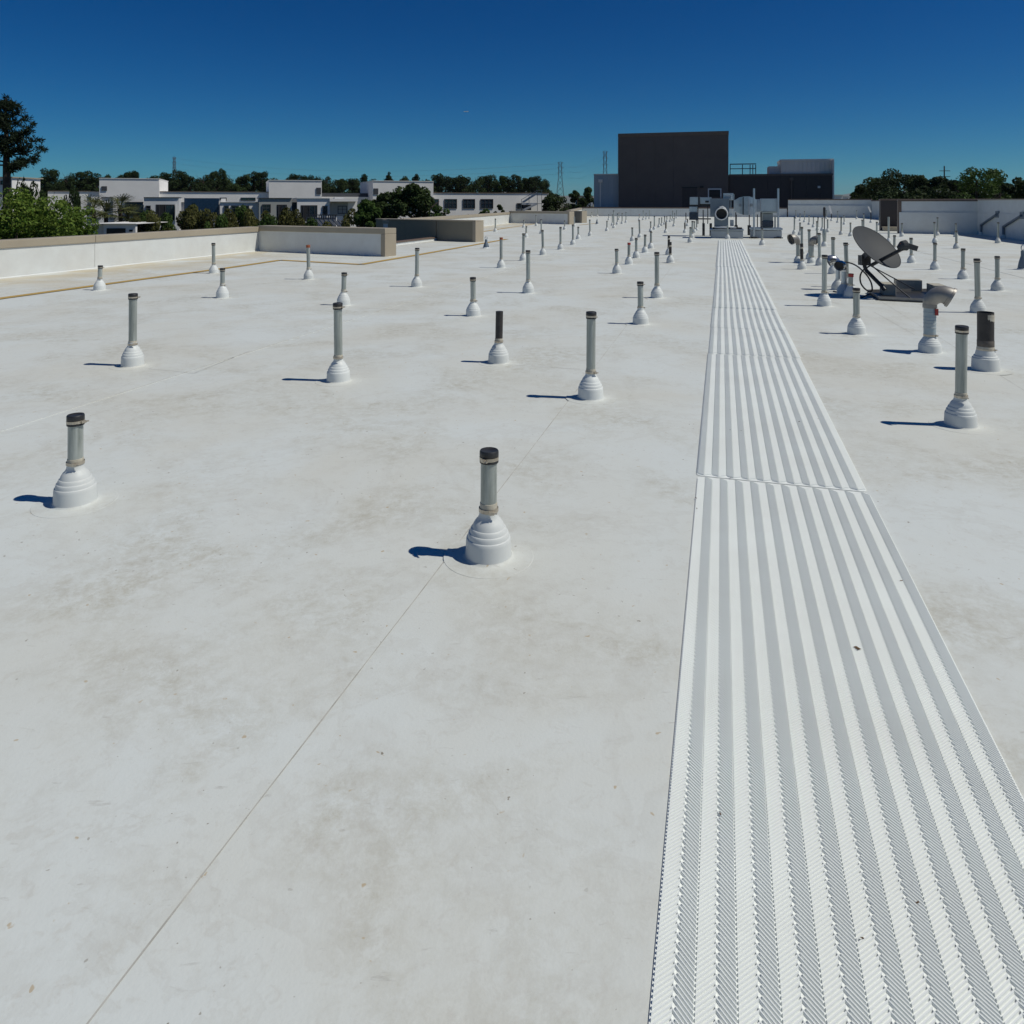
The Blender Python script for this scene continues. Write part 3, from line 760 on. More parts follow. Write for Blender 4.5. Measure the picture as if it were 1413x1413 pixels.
# hooded vents: pipe that sweeps over into a wide hood
def hood_vent(px, pyf, r, zpipe, turn, sweep, rend, label, wrapm, boot_s=1.0, hood_mat='aged', az=0.0, R0=None):
    p = foot(px, pyf, 0.10 * boot_s)
    root = thing('hooded_vent', p, label, 'vent')
    put(PM['flange'], root)
    put(PM['boot'], root, (0, 0, 0), (boot_s, boot_s, 0.9))
    put(MB().lathe([(r, 0.12), (r, zpipe)], 24).mesh('pipe', wrapm, True), root)
    R0 = R0 or r * 1.25
    path, rad = [], []
    ns = 12
    for i in range(ns + 1):
        t = i / ns; a = R(sweep) * t
        path.append((R0 * (1 - math.cos(a)), 0, zpipe + R0 * math.sin(a)))
        rad.append(r * 1.06 + (rend - r * 1.06) * (t ** 0.8))
    endd = Vector(path[-1]) - Vector(path[-2])
    path.append(tuple(Vector(path[-1]) + endd * 0.6)); rad.append(rend)
    rot = Matrix.Rotation(turn, 4, 'Z')
    path = [tuple(rot @ Vector(q)) for q in path]
    put(MB().tube(path, rad, 24, caps=False).mesh('hood', M[hood_mat], True), root)
    e = Vector(path[-1]); d = (Vector(path[-1]) - Vector(path[-2])).normalized()
    put(MB().tube([e - d * 0.012, e + d * 0.012], rend * 1.09, 24, caps=False).mesh('rim', M[hood_mat], True), root)
    put(MB().tube([e - d * 0.03, e - d * 0.028], rend * 0.98, 24).mesh('dark_mouth', M['black'], True), root)  # solid black disc paints the dark inside of the hood mouth
    put(MB().lathe([(r * 1.02, zpipe - 0.03), (r * 1.16, zpipe - 0.028), (r * 1.16, zpipe + 0.012), (r * 1.02, zpipe + 0.014)], 24).mesh('collar', M[hood_mat], True), root)
    put(clamp_mesh(r * 1.02, 0.02), root, (0, 0, 0.19 * 0.9), (1, 1, 1), 0.4)
    return root
hv = hood_vent(1283, 488.5, 0.060, 0.50, R(-29), 122, 0.102, 'large hooded sheet metal vent with blue grey wrap and red tag', M['wrap'], 1.08, R0=0.118)
put(MB().box(0.02, 0.05, -0.075, -0.062, 0.40, 0.47).mesh('red_tag', M['red']), hv)
wr = MB()
for i, z in enumerate((0.26, 0.30, 0.335, 0.37, 0.42)):
    wr.lathe([(0.0605, z), (0.0635, z + 0.004), (0.0605, z + 0.012)], 20)
put(wr.mesh('wrap_folds', M['wrap'], True), hv)
hood_vent(1101, 362.6, 0.046, 0.49, R(180 + 14), 112, 0.135, 'hooded vent with open mouth turned away from the satellite dish, beside black pipe', M['galv'], 1.0, R0=0.14)
hood_vent(1119.5, 363.5, 0.062, 0.48, R(-46), 105, 0.125, 'hooded vent with open mouth turned toward the satellite dish', M['galv'], 1.0, R0=0.13)
hood_vent(1156.5, 400.8, 0.043, 0.44, R(170), 120, 0.095, 'foil covered pipe elbow at the cable end beside the satellite dish, first of two', M['duct'], 1.12, 'chrome', R0=0.105)
hood_vent(1164.5, 407, 0.045, 0.42, R(215), 120, 0.085, 'foil covered pipe elbow beside the short red capped pipe', M['duct'], 1.12, 'chrome', R0=0.095)

# roof anchors with ring
def anchor(px, pyf, pyt, label):
    p = foot(px, pyf, 0.10); H = EYE - (pyt - HY) / F * p.y; s = H / 0.42
    root = thing('roof_anchor', p, label, 'roof anchor')
    put(MB().lathe([(0.19, 0.0005), (0.19, 0.005), (0.125, 0.008), (0.112, 0.03), (0.108, 0.035)], 28).mesh('flange', M['boot'], True), root, (0, 0, 0), (1, 1, 1))
    put(MB().lathe([(0.108, 0.03), (0.085, 0.12), (0.055, 0.20), (0.044, 0.22), (0.044, 0.30), (0.036, 0.31)], 24, capt=True).mesh('post', M['bgrey'], True), root, (0, 0, 0), (1, 1, s))
    ring = [(0.042 * math.sin(2*math.pi*i/20), 0, 0.355 * s + 0.042 * s * -math.cos(2*math.pi*i/20)) for i in range(21)]
    put(MB().tube(ring, 0.011, 10, caps=False).mesh('eye_ring', M['duct'], True), root)
    return root
anchor(670.8, 342.8, 325.9, 'grey steel roof anchor with eye ring beside the ochre line')
anchor(823.7, 309.5, 301.5, 'small far roof anchor by the dark tan parapet stub')
anchor(1411.5, 372.5, 336.5, 'tall steel roof anchor with eye ring near the shaded side wall')

# mast and slanted hooded masts
def mast():
    p = foot(1137.5, 340, 0.1); S = p.y / F
    zz = lambda py: EYE - (py - HY) * S
    root = thing('antenna_mast', p, 'thin antenna mast with thick black tip among the far vent pipes', 'mast')
    put(PM['boot'], root)
    put(MB().lathe([(0.06, 0.12), (0.062, zz(329)), (0.07, zz(325)), (0.07, zz(319)), (0.05, zz(316))], 16, capt=True).mesh('sleeve', M['galv'], True), root)
    put(MB().lathe([(0.018, 0.3), (0.018, zz(298))], 10).mesh('pole', M['dark'], True), root)
    put(MB().lathe([(0.03, zz(299)), (0.045, zz(297)), (0.045, zz(287)), (0.02, zz(285.5))], 12, capt=True).mesh('tip', M['cap'], True), root)
mast()
for (px, pyf, pj, tip, lab) in ((1147.3, 305, 294.5, (1144.3, 284), 'pole with white slanted sensor arm in front of the tall far parapet, by the mast'), (1201.7, 307.4, 292, (1198.4, 285.4), 'pole with white slanted sensor arm near the end of the tall far parapet')):
    p = foot(px, pyf); root = thing('sensor_pole', p, lab, 'sensor pole')
    put(PM['boot'], root)
    zj = EYE - (pj - HY) / F * p.y
    put(MB().lathe([(0.04, 0.1), (0.04, zj)], 12, capt=True).mesh('pole', M['dark'], True), root)
    t = P(*tip, p.y) - p
    put(MB().bar((0, 0, zj - 0.05), tuple(t), 0.13, 0.06).mesh('sensor_arm', M['white_paint']), root)

# ================================================================== satellite dish
def dish():
    D0 = 12.5
    base = Vector((6.45, 12.35, 0))
    root = thing('satellite_dish', base, 'grey satellite dish on a ballasted tray with looping black cable', 'satellite dish')
    cen = P(1210, 340, D0)
    wv = (Vector((0, 0, EYE)) - cen).normalized(); rv = Vector((0, 0, 1)).cross(wv).normalized(); uvv = wv.cross(rv)
    nrm = (wv * 0.45 + rv * 0.605 + uvv * 0.655).normalized()
    # image direction of the long axis
    lx = rv * 0.73 - uvv * 0.68; lx = (lx - nrm * lx.dot(nrm)).normalized(); ly = nrm.cross(lx).normalized()
    rx, ry, dep = 0.455, 0.425, 0.085
    for name, off, matn, flip in (('reflector', 0.0, 'dish', 1), ('reflector_back', -0.012, 'dish', -1)):
        mb = MB(); rings, seg = 9, 48
        mb.v.append(tuple(cen + nrm * (off - dep)))
        for i in range(1, rings + 1):
            t = i / rings
            for k in range(seg):
                a = 2 * math.pi * k / seg
                mb.v.append(tuple(cen + lx * (rx * t * math.cos(a)) + ly * (ry * t * math.sin(a)) + nrm * (off - dep * (1 - t * t))))
        for k in range(seg):
            mb.f.append((0, 1 + k, 1 + (k + 1) % seg))
            for i in range(rings - 1):
                b0, b1 = 1 + i * seg, 1 + (i + 1) * seg
                mb.f.append((b0 + k, b1 + k, b1 + (k + 1) % seg, b0 + (k + 1) % seg))
        mb.build(name, M[matn], root, True)
    rim = [cen + lx * (rx * 1.004 * math.cos(2*math.pi*k/48)) + ly * (ry * 1.004 * math.sin(2*math.pi*k/48)) - nrm * 0.006 for k in range(49)]
    MB().tube(rim, 0.010, 8, caps=False).build('rim', M['dish'], root, True)
    # feed arm and receiver
    a0 = P(1203, 365.5, 12.42); a1 = P(1246, 343, 12.1)
    MB().bar(a0, a1, 0.045, 0.055).build('feed_arm', M['dark'], root)
    d = (a1 - a0).normalized()
    lnb = MB(); lnb.tube([P(1240, 343.5, 12.1), P(1246, 339, 12.1), P(1251, 338.5, 12.1)], [0.045, 0.085, 0.09], 12)
    lnb.bar(P(1249, 337.8, 12.1), P(1265, 343, 12.08), 0.10, 0.085)
    o = lnb.build('receiver', M['dish'], root); bevel(o, 0.01)
    MB().tube([P(1244, 338, 12.1) + Vector((0, -.02, 0)), P(1241, 337, 12.1) + Vector((0, -.02, .01))], 0.012, 8).build('connector', M['orange'], root)
    # bracket and mast
    MB().box(*[v for ab in zip(P(1189.5, 352, 12.75), P(1196, 352, 12.9)) for v in ab][:4], P(1190, 366, 12.8).z, P(1190, 352.5, 12.8).z).build('mount_bracket', M['dark'], root)
    MB().bar(P(1193, 356, 12.8), cen - nrm * (dep + 0.02), 0.10, 0.10).build('back_bracket', M['dark'], root)
    MB().tube([P(1192.8, 354, 12.8), P(1193.2, 368, 12.8), P(1195.5, 373.5, 12.78), P(1216, 394, 12.5), P(1221, 400, 12.45)], 0.033, 12).build('mast', M['dark'], root, True)
    MB().tube([P(1198, 362, 12.7), P(1229, 389, 12.3), P(1259.5, 414, 11.98)], 0.011, 8).build('strut', M['dark'], root, True)
    MB().tube([P(1196, 364, 12.8), P(1262, 399, 12.9)], 0.010, 8).build('strut', M['dark'], root, True)
    # tray
    tp = [G(1212, 414.6), G(1296, 418.6), G(1300, 402.5), G(1196, 404.3)]
    tray = MB(); tray.prism([(p.x, p.y) for p in tp], 0.004, 0.022); tray.build('tray', M['dark'], root)
    lip = MB()
    for i in range(4):
        a, b_ = tp[i], tp[(i + 1) % 4]; ins = (sum(tp, Vector()) / 4)
        a = a + (ins - a) * 0.02; b_ = b_ + (ins - b_) * 0.02
        lip.bar(a + Vector((0, 0, 0.042)), b_ + Vector((0, 0, 0.042)), 0.012, 0.04)
    lip.build('tray_rim', M['aged'], root)
    # ballast blocks
    def blk(c, ux, sx, sy, sz):
        mb = MB(); ux = ux.normalized(); uy = Vector((-ux.y, ux.x, 0))
        poly = [c - ux*sx/2 - uy*sy/2, c + ux*sx/2 - uy*sy/2, c + ux*sx/2 + uy*sy/2, c - ux*sx/2 + uy*sy/2]
        mb.prism([(q.x, q.y) for q in poly], 0.024, 0.024 + sz)
        bevel(mb.build('ballast_block', M['block'], root), 0.008)
    blk(G(1225, 408), Vector((1, -0.35, 0)), 0.20, 0.40, 0.195)
    blk(G(1262, 404.5) + Vector((0, .22, 0)), Vector((1, -0.25, 0)), 0.42, 0.19, 0.195)
    blk(G(1292, 407), Vector((1, -0.25, 0)), 0.20, 0.40, 0.16)
    # cable
    pts = [(1246, 344, 12.05), (1228, 353, 12.2), (1210, 362, 12.35), (1200, 367, 12.4), (1191, 373, 12.5), (1187, 381, 12.6), (1188, 391, 12.65), (1194, 399, 12.6), (1201, 402.5, 12.5), (1203.5, 399, 12.45), (1202, 390, 12.5), (1197, 381, 12.6), (1190, 373.5, 12.8), (1183, 367.5, 13.0), (1175, 363.5, 13.2), (1166, 361.5, 13.4)]
    P3 = [P(*q) for q in pts]; sm = []
    for i in range(len(P3) - 1):
        p0, p1, p2, p3 = P3[max(i-1, 0)], P3[i], P3[i+1], P3[min(i+2, len(P3)-1)]
        for k in range(5):
            t = k / 5
            sm.append(0.5 * ((2*p1) + (p2 - p0)*t + (2*p0 - 5*p1 + 4*p2 - p3)*t*t + (-p0 + 3*p1 - 3*p2 + p3)*t**3))
    sm.append(P3[-1])
    MB().tube(sm, 0.013, 8).build('cable', M['cap'], root, True)
    MB().tube([G(1203, 404, .03), G(1190, 410, .015), G(1178, 411.5, .012), G(1160, 404, .012), G(1150, 402, .012)], 0.012, 8).build('ground_cable', M['cap'], root, True)
dish()

# ================================================================== blower and ducts at the end of the walkway
def ubox(root, name, mat, px0, px1, py0, py1, v, dep, bev=0.012):
    (u0, z1), (u1, z0) = Q(px0, py0, v), Q(px1, py1, v)
    mb = MB(uv=True); mb.box(u0, u1, v, v + dep, min(z0, z1), max(z0, z1))
    o = mb.build(name, M[mat], root)
    if bev: bevel(o, bev)
    return o
V1 = 34.0
c = UV(Q(1003, 328, V1)[0], V1)
blower = thing('blower', (c.x, c.y, 0), 'blue grey roof blower with round white ringed outlet on a pale curb', 'blower')
def ubox0(root, name, mat, px0, px1, pytop, v, dep, bev=0.012, z0=0.0):
    (u0, z1), (u1, _) = Q(px0, pytop, v), Q(px1, pytop, v)
    mb = MB(uv=True); mb.box(u0, u1, v, v + dep, z0, z1)
    o = mb.build(name, M[mat], root)
    if bev: bevel(o, bev)
    return o
ubox0(blower, 'curb', 'wall_blue', 980.5, 1025.5, 318.5, V1, 1.5)
ubox(blower, 'curb_cap', 'duct', 979.5, 1026.5, 316.3, 318.4, V1 - 0.05, 1.6)
ubox(blower, 'foot_rail', 'dark', 983, 1024, 313.5, 316.2, V1 + 0.15, 0.15)
ubox(blower, 'drip_pan', 'white_paint', 986, 1002.5, 312.5, 315, V1 + 0.05, 0.09)
ubox(blower, 'drip_pan', 'white_paint', 1007.5, 1016, 313, 315.2, V1 + 0.05, 0.09)
ubox(blower, 'housing', 'bgrey', 980, 1006.5, 274, 299.5, V1 + 0.12, 1.0)
ubox(blower, 'housing_base', 'bgrey', 985.5, 1005, 299.4, 313.4, V1 + 0.14, 0.95)
uo, zo = Q(995.6, 295, V1 - 0.05)
ringm = MB(uv=True)
ringm.tube([(uo, V1 - 0.14, zo), (uo, V1 + 0.13, zo)], 0.265, 28, caps=False)
ringm.build('outlet_collar', M['duct'], blower, True)
rg = MB(uv=True); rg.tube([(uo + 0.255*math.cos(2*math.pi*k/32), V1 - 0.14, zo + 0.255*math.sin(2*math.pi*k/32)) for k in range(33)], 0.028, 8, caps=False); rg.build('outlet_ring', M['white_paint'], blower, True)
dk = MB(uv=True); dk.tube([(uo, V1 + 0.02, zo), (uo, V1 + 0.03, zo)], 0.25, 28); dk.build('outlet_bore', M['black'], blower)
us, zs = Q(997, 286.2, V1 - .1); sc = MB(uv=True)
sc.tube([(us - 0.12, V1 - 0.10, zs), (us, V1 - 0.12, zs + 0.04), (us + 0.10, V1 - 0.1, zs - 0.03), (us + 0.14, V1 - 0.1, zs - 0.1)], 0.03, 8); sc.build('outlet_bracket', M['white_paint'], blower, True)
ubox(blower, 'motor', 'wall_blue', 1007.5, 1012.5, 303.5, 312, V1 + 0.3, 0.5)
ubox(blower, 'motor_guard', 'duct', 1005.5, 1010.5, 294.5, 298, V1 + 0.3, 0.4)
ubox(blower, 'top_box', 'duct', 998, 1012, 266.5, 276, V1 + 0.7, 0.9)
ubox(blower, 'top_vent', 'wall_blue', 1000, 1009.5, 269, 275.5, V1 + 0.66, 0.05)
for px in (1008.2, 1012.4):
    ubox(blower, 'stanchion', 'duct', px, px + 0.9, 268, 300, V1 + 0.6, 0.03, 0)
ubox(blower, 'leg', 'dark', 1014.5, 1016, 293, 314, V1 + 0.5, 0.05, 0)

duct = thing('duct_run', UV(Q(957, 318, 36)[0], 36), 'galvanized square duct turning down beside the blower on a low stand', 'duct')
ubox(duct, 'duct_elbow', 'duct', 951.8, 963.5, 271.8, 282.5, 35.8, 0.9)
ubox(duct, 'duct_flange', 'dark', 951.3, 962, 282.6, 285, 35.85, 0.8)
ubox(duct, 'duct_drop', 'duct', 951.2, 962, 285, 292.6, 35.8, 0.8)
ubox(duct, 'inlet_hood', 'blue_glass', 951, 963.3, 293, 303.5, 35.6, 0.8)  # reflection in the duct opening is put into the blue colour
ubox(duct, 'duct_crossing', 'duct', 963.6, 981.5, 272.2, 281.5, 36.0, 0.7)
ubox(duct, 'flange', 'dark', 963.2, 965.5, 271.3, 283, 35.75, 0.9)
ubox(duct, 'duct_underside', 'dark', 966, 981, 281.6, 284.5, 36.1, 0.55)
ubox(duct, 'damper', 'dark', 973, 978, 277, 279.5, 35.9, 0.12)
for px in (962.5, 976):
    ubox(duct, 'stand_leg', 'dark', px, px + 1.2, 284, 309, 36.5, 0.06, 0)
ubox(duct, 'stand_beam', 'aged', 960, 981, 301, 303, 36.4, 0.1, 0)
for px, py in ((969, 309.5), (979, 309.5)):
    ubox0(duct, 'stand_foot', 'cap', px, px + 3.4, 308.2, 36.3, 0.35, 0)
ubox(duct, 'valve', 'aged', 969.5, 971.2, 289.5, 308.5, 36.35, 0.06, 0)

rd = thing('duct_run', UV(Q(1030, 318, 37.5)[0], 37.5), 'round bulging galvanized duct section between the blower and the louvred unit', 'duct')
ud, zd = Q(1029, 284.8, 37.6)
oct_ = MB(uv=True); rr_ = 0.46
for k, (px0, py0, py1) in enumerate(()): pass
pr = [(1013.5, 276.5, 291), (1017, 274.5, 293), (1021, 272.2, 295), (1026, 271.2, 296.2), (1033, 271, 296.4), (1037, 272, 296), (1041, 274, 294.3), (1044, 275.5, 292.5)]
vsx = [(Q(px, a, 37.4)[0], Q(px, a, 37.4)[1], Q(px, b, 37.4)[1]) for px, a, b in pr]
for i, (u, zt, zb) in enumerate(vsx):
    bul = 0.45 * math.sin(math.pi * (i + 0.5) / len(vsx))
    oct_.v += [(u, 37.4 - bul, zt), (u, 37.4 - bul, zb), (u, 38.3, zb), (u, 38.3, zt)]
for i in range(len(vsx) - 1):
    n0, n1 = i * 4, (i + 1) * 4
    for k in range(4): oct_.f.append((n0 + k, n0 + (k + 1) % 4, n1 + (k + 1) % 4, n1 + k))
oct_.f += [(3, 2, 1, 0), tuple((len(vsx) - 1) * 4 + k for k in range(4))]
oct_.build('round_duct', M['duct'], rd)
ubox(rd, 'duct_band', 'white_paint', 1033, 1034.2, 271.5, 296.5, 36.85, 0.05, 0)
ubox(rd, 'duct_band', 'dark', 1024.8, 1026, 272, 296.5, 36.9, 0.05, 0)
ubox(rd, 'access_panel', 'wall_blue', 1019.5, 1023, 281, 285, 37.0, 0.05, 0)
ubox(rd, 'access_panel', 'wall_blue', 1036.5, 1040, 281, 285, 36.95, 0.05, 0)
ubox(rd, 'duct_neck', 'duct', 1044, 1049.8, 275, 292.5, 37.6, 0.6)
for px in (1015.5, 1033.3, 1044.5):
    ubox0(rd, 'stand_leg', 'dark', px, px + 1.3, 296, 37.7, 0.06, 0)
for px in (1013.5, 1031.8):
    ubox0(rd, 'stand_foot', 'cap', px, px + 4.5, 311, 37.5, 0.4, 0)

lu = thing('louvred_unit', UV(Q(1058, 328, 34.6)[0], 34.6), 'grey louvred intake unit under a square duct with painted blue reflection', 'air handler')
ubox0(lu, 'curb', 'wall_blue', 1036, 1079, 318, 34.6, 1.2)
ubox(lu, 'curb_rail', 'duct', 1035.5, 1080, 314.5, 317.9, 34.55, 1.25)
ubox(lu, 'plenum', 'duct', 1050, 1073, 274, 292, 35.0, 1.0)
ubox(lu, 'plenum_lip', 'galv', 1050.5, 1072, 292.1, 294, 34.95, 0.9)
ubox(lu, 'body', 'galv', 1052.2, 1066.8, 294.1, 314.4, 35.1, 0.9)
for i in range(5):
    ubox(lu, 'louvre', 'wall_blue', 1052.6, 1066.3, 295 + i * 1.7, 296 + i * 1.7, 35.04, 0.05, 0)
ubox(lu, 'painted_reflection', 'blue_glass', 1051.5, 1067.3, 304.5, 313, 34.95, 0.1)  # blue reflection on the louvre front, painted as a coloured panel
ubox(lu, 'corner_post', 'dark', 1049.2, 1051, 293, 316, 34.9, 0.06, 0)
ubox(lu, 'corner_post', 'galv', 1068.5, 1070.5, 297, 314.4, 34.9, 0.06, 0)
for px, lab in ((1040.4, 'tall grey steel post with black foot between round duct and louvred unit'), (1073.8, 'tall pale steel post with black foot at the outer end of the louvred unit')):
    pf = foot(px, 329, 0.05)
    root = thing('steel_post', pf, lab, 'post')
    zt = EYE - (260 - HY) / F * pf.y
    put(MB().lathe([(0.045, 0.05), (0.045, zt)], 12, capt=True).mesh('post', M['duct'], True), root)
    put(MB().prism([(-.09, -.12), (.09, -.12), (.09, .12), (-.09, .12)], 0.004, 0.07).prism([(-.2, -.05), (.2, -.05), (.2, .05), (-.2, .05)], 0.005, 0.045).mesh('foot_block', M['cap']), root)

# ================================================================== dark penthouse
VP = 97.0
pent = thing('penthouse', UV(Q(929, 285, VP)[0], VP, 0), 'tall plain dark brown penthouse block behind the far parapet', 'building')
def wbox(root, name, mat, px0, px1, py0, py1, v, dep, bev=0.0):
    return ubox(root, name, mat, px0, px1, py0, py1, v, dep, bev)
# main block clad in large panels with fine joints
for i in range(6):
    for j in range(4):
        x0 = 853.3 + (1005.2 - 853.3) * i / 6; x1 = 853.3 + (1005.2 - 853.3) * (i + 1) / 6
        y0 = 185.5 + (300 - 185.5) * j / 4; y1 = 185.5 + (300 - 185.5) * (j + 1) / 4
        wbox(pent, 'wall_panel', 'brown', x0 + 0.06, x1 - 0.06, y0 + 0.05, y1 - 0.05, VP, 0.1)
wbox(pent, 'wall', 'brown2', 853.3, 1005.2, 185.5, 330, VP + 0.101, 12)
wbox(pent, 'roof_trim', 'brown_trim', 852.9, 1005.6, 184.4, 185.4, VP - 0.08, 12.3)
wbox(pent, 'corner_trim', 'wall_blue', 852.6, 853.2, 185.5, 300, VP - 0.04, 0.3)
wbox(pent, 'door', 'brown2', 941.5, 961.5, 259.5, 300, VP - 0.06, 0.05)
wbox(pent, 'door_frame', 'black', 940.8, 962.3, 258.2, 259.5, VP - 0.1, 0.09)
wbox(pent, 'wall_lamp', 'black', 966, 970.5, 256.5, 259.3, VP - 0.35, 0.34)
wbox(pent, 'window_pane', 'black', 978.5, 993.8, 261.8, 272, VP - 0.04, 0.03)
for a in ((976.8, 978.4, 260, 273), (993.9, 995.5, 260, 273), (978.5, 993.8, 260, 261.7)):
    wbox(pent, 'window_frame', 'white_paint', *a, VP - 0.12, 0.11)
wingl = thing('penthouse_wing', UV(Q(836, 285, VP)[0], VP, 0), 'pale blue grey low wing with downspout attached to the penthouse', 'building')
wbox(wingl, 'wall', 'wall_blue', 819.5, 853.0, 241, 330, VP + 0.8, 9)
for i in range(5):
    wbox(wingl, 'wall_panel', 'wall_blue', 819.6 + i * 6.68, 819.6 + (i + 1) * 6.68 - 0.12, 241.2, 320, VP + 0.72, 0.079)
wbox(wingl, 'roof_trim', 'wall_beige', 819, 853.0, 240, 241, VP + 0.65, 9.2)
wbox(wingl, 'conductor_head', 'wall_beige', 825.5, 831, 247.5, 251.5, VP + 0.45, 0.26)
wbox(wingl, 'downspout', 'wall_beige', 827.5, 829.3, 251.5, 320, VP + 0.6, 0.11)
wingr = thing('penthouse_wing', UV(Q(1078, 285, VP)[0], VP, 0), 'long low near black wing with railing on top beside the penthouse', 'building')
for i in range(8):
    wbox(wingr, 'wall_panel', 'brown2', 1005.8 + i * 17.8 + 0.06, 1005.8 + (i + 1) * 17.8 - 0.06, 242, 320, VP + 0.8, 0.1)
wbox(wingr, 'wall', 'brown2', 1005.7, 1148.3, 242, 330, VP + 0.901, 9)
wbox(wingr, 'roof_trim', 'brown', 1005.7, 1149.5, 240.5, 241.9, VP + 0.7, 9.3)
wbox(wingr, 'end_trim', 'wall_beige', 1149.0, 1151.2, 220.5, 330, VP + 0.7, 9.3)
wbox(wingr, 'downspout', 'brown', 1091.5, 1093.3, 247, 320, VP + 0.6, 0.15)
wbox(wingr, 'conductor_head', 'brown', 1089.5, 1095, 245, 249, VP + 0.5, 0.25)
wbox(wingr, 'wall_light', 'white_paint', 1128.5, 1132, 256.5, 259.5, VP + 0.55, 0.2)
zr = Q(1010, 240.5, VP + 1)[1]
def railing():
    root = thing('guard_railing', UV(Q(1024, 240, VP + 1.2)[0], VP + 1.2, zr), 'black guard railing on top of the near black wing', 'railing')
    pxs = (1007.5, 1024.5, 1035, 1038.8, 1042.8)
    for px in pxs:
        u, zt = Q(px, 226.5, VP + 1.2); mb = MB(uv=True); mb.box(u - .05, u + .05, VP + 1.15, VP + 1.25, zr, zt - 0.071); mb.build('post', M['dark'], root)
    for py in (226.5, 233):
        u0, z = Q(1007, py, VP + 1.2); u1 = Q(1043.3, py, VP + 1.2)[0]
        mb = MB(uv=True); mb.box(u0, u1, VP + 1.14, VP + 1.26, z - .07, z + .05) if py < 230 else mb.box(u0, u1, VP + 1.1, VP + 1.149, z - .05, z + .05)
        mb.build('rail', M['dark'], root)
railing()
upb = thing('rooftop_block', UV(Q(1113, 240, VP + 3)[0], VP + 3, zr), 'beige block with paler annex standing on the near black wing', 'building')
wbox(upb, 'wall', 'wall_beige', 1077.5, 1148.9, 221.2, 242.0, VP + 2.5, 6)
for i in range(12):
    wbox(upb, 'cladding_rib', 'wall_beige', 1078 + i * 5.9, 1078 + i * 5.9 + 0.6, 222, 241.8, VP + 2.42, 0.079)
wbox(upb, 'roof_trim', 'house_white', 1077, 1150.5, 220.0, 221.2, VP + 2.4, 6.2)
wbox(upb, 'annex', 'house_white', 1061, 1077.3, 229.5, 242, VP + 4, 4)
# the lower roof they stand on
base = MB(uv=True); u0 = Q(700, 290, 92)[0]; u1 = Q(1240, 290, 92)[0]
base.box(u0 + 9, u1 - 10, 90.5, 112, GZ - .2, 0.55); 
lb = thing('office_building', UV(0, 100, GZ), 'brown sided building carrying the dark penthouse and its wings', 'building'); base.build('wall', M['brown'], lb)

# ================================================================== background houses
FR = {}
TH = R(20)
def face(root, px, d0):                     # give a building its own facade plane, turned by TH, through pixel column px at depth d0
    FR[root] = (Vector(((px - CX) / F * d0, d0, 0)), d0)
def fpoint(root, px, py, d):
    if root not in FR:
        while root is not None and root not in FR: root = root.parent
    if root is None: return P(px, py, d)
    c, d0 = FR[root]
    q = c + Vector((-math.sin(TH), math.cos(TH), 0)) * (d - d0)
    t = (px - CX) / F; e = Vector((math.cos(TH), math.sin(TH), 0))
    s_ = (t * q.y - q.x) / (e.x - t * e.y)
    p = q + e * s_
    return Vector((p.x, p.y, EYE - (py - HY) / F * p.y))
def fbox(root, name, mat, px0, px1, py0, py1, d, dep, bev=0.0, zbot=None):
    a, b_ = fpoint(root, px0, py0, d), fpoint(root, px1, py1, d)
    m0, m1 = fpoint(root, (px0 + px1) / 2, py0, d), fpoint(root, (px0 + px1) / 2, py1, d)
    z1 = m0.z; z0 = m1.z if zbot is None else zbot
    rt = root
    while rt is not None and rt not in FR: rt = rt.parent
    inn = Vector((-math.sin(TH), math.cos(TH), 0)) if rt is not None else Vector((0, 1, 0))
    b2, a2 = b_ + inn * dep, a + inn * dep
    mb = MB(); mb.prism([(a.x, a.y), (b_.x, b_.y), (b2.x, b2.y), (a2.x, a2.y)], z0, z1)
    o = mb.build(name, M[mat], root)
    if bev: bevel(o, bev)
    return o
def window(root, px0, px1, py0, py1, d, mull=1, glass='glass', frame='frame', rail=True):
    t = 0.09 * F / d * 0.9
    w = fbox(root, 'window', glass, px0, px1, py0, py1, d - 0.03, 0.025)
    for a in ((px0 - t, px1 + t, py0 - t, py0), (px0 - t, px1 + t, py1, py1 + t), (px0 - t, px0, py0, py1), (px1, px1 + t, py0, py1)):
        fbox(w, 'frame', frame, *a, d - 0.12, 0.11)
    for i in range(mull):
        x = px0 + (px1 - px0) * (i + 1) / (mull + 1)
        fbox(w, 'mullion', frame, x - t * .35, x + t * .35, py0, py1, d - 0.1, 0.065)
    if rail:
        y = py0 + (py1 - py0) * 0.42
        fbox(w, 'transom', frame, px0, px1, y - t * .3, y + t * .3, d - 0.105, 0.03)
    return w
DW = 118.0
lw = thing('warehouse', P(420, 290, DW) * 1.0, 'long white flat roofed building with three raised blocks before the tree line', 'building')
lw.location.z = GZ; ROOT[lw] = Matrix.Translation(lw.location).inverted(); face(lw, 420, DW)
fbox(lw, 'wall', 'house_white', 66, 444, 264.6, 300, DW, 26, zbot=GZ)
fbox(lw, 'wall', 'house_white', 514, 757, 266.2, 300, DW, 26, zbot=GZ)
fbox(lw, 'roof_strip', 'roof_dark', 444.2, 513.8, 266.5, 271.5, DW + 4, 20)
fbox(lw, 'wall', 'house_white', 444.1, 513.9, 271.6, 300, DW + 3, 20, zbot=GZ)
for a in ((66, 444, 264.0, 264.9), (514, 757, 265.6, 266.5)):
    fbox(lw, 'roof_trim', 'brown_trim', *a, DW - 0.12, 0.4)
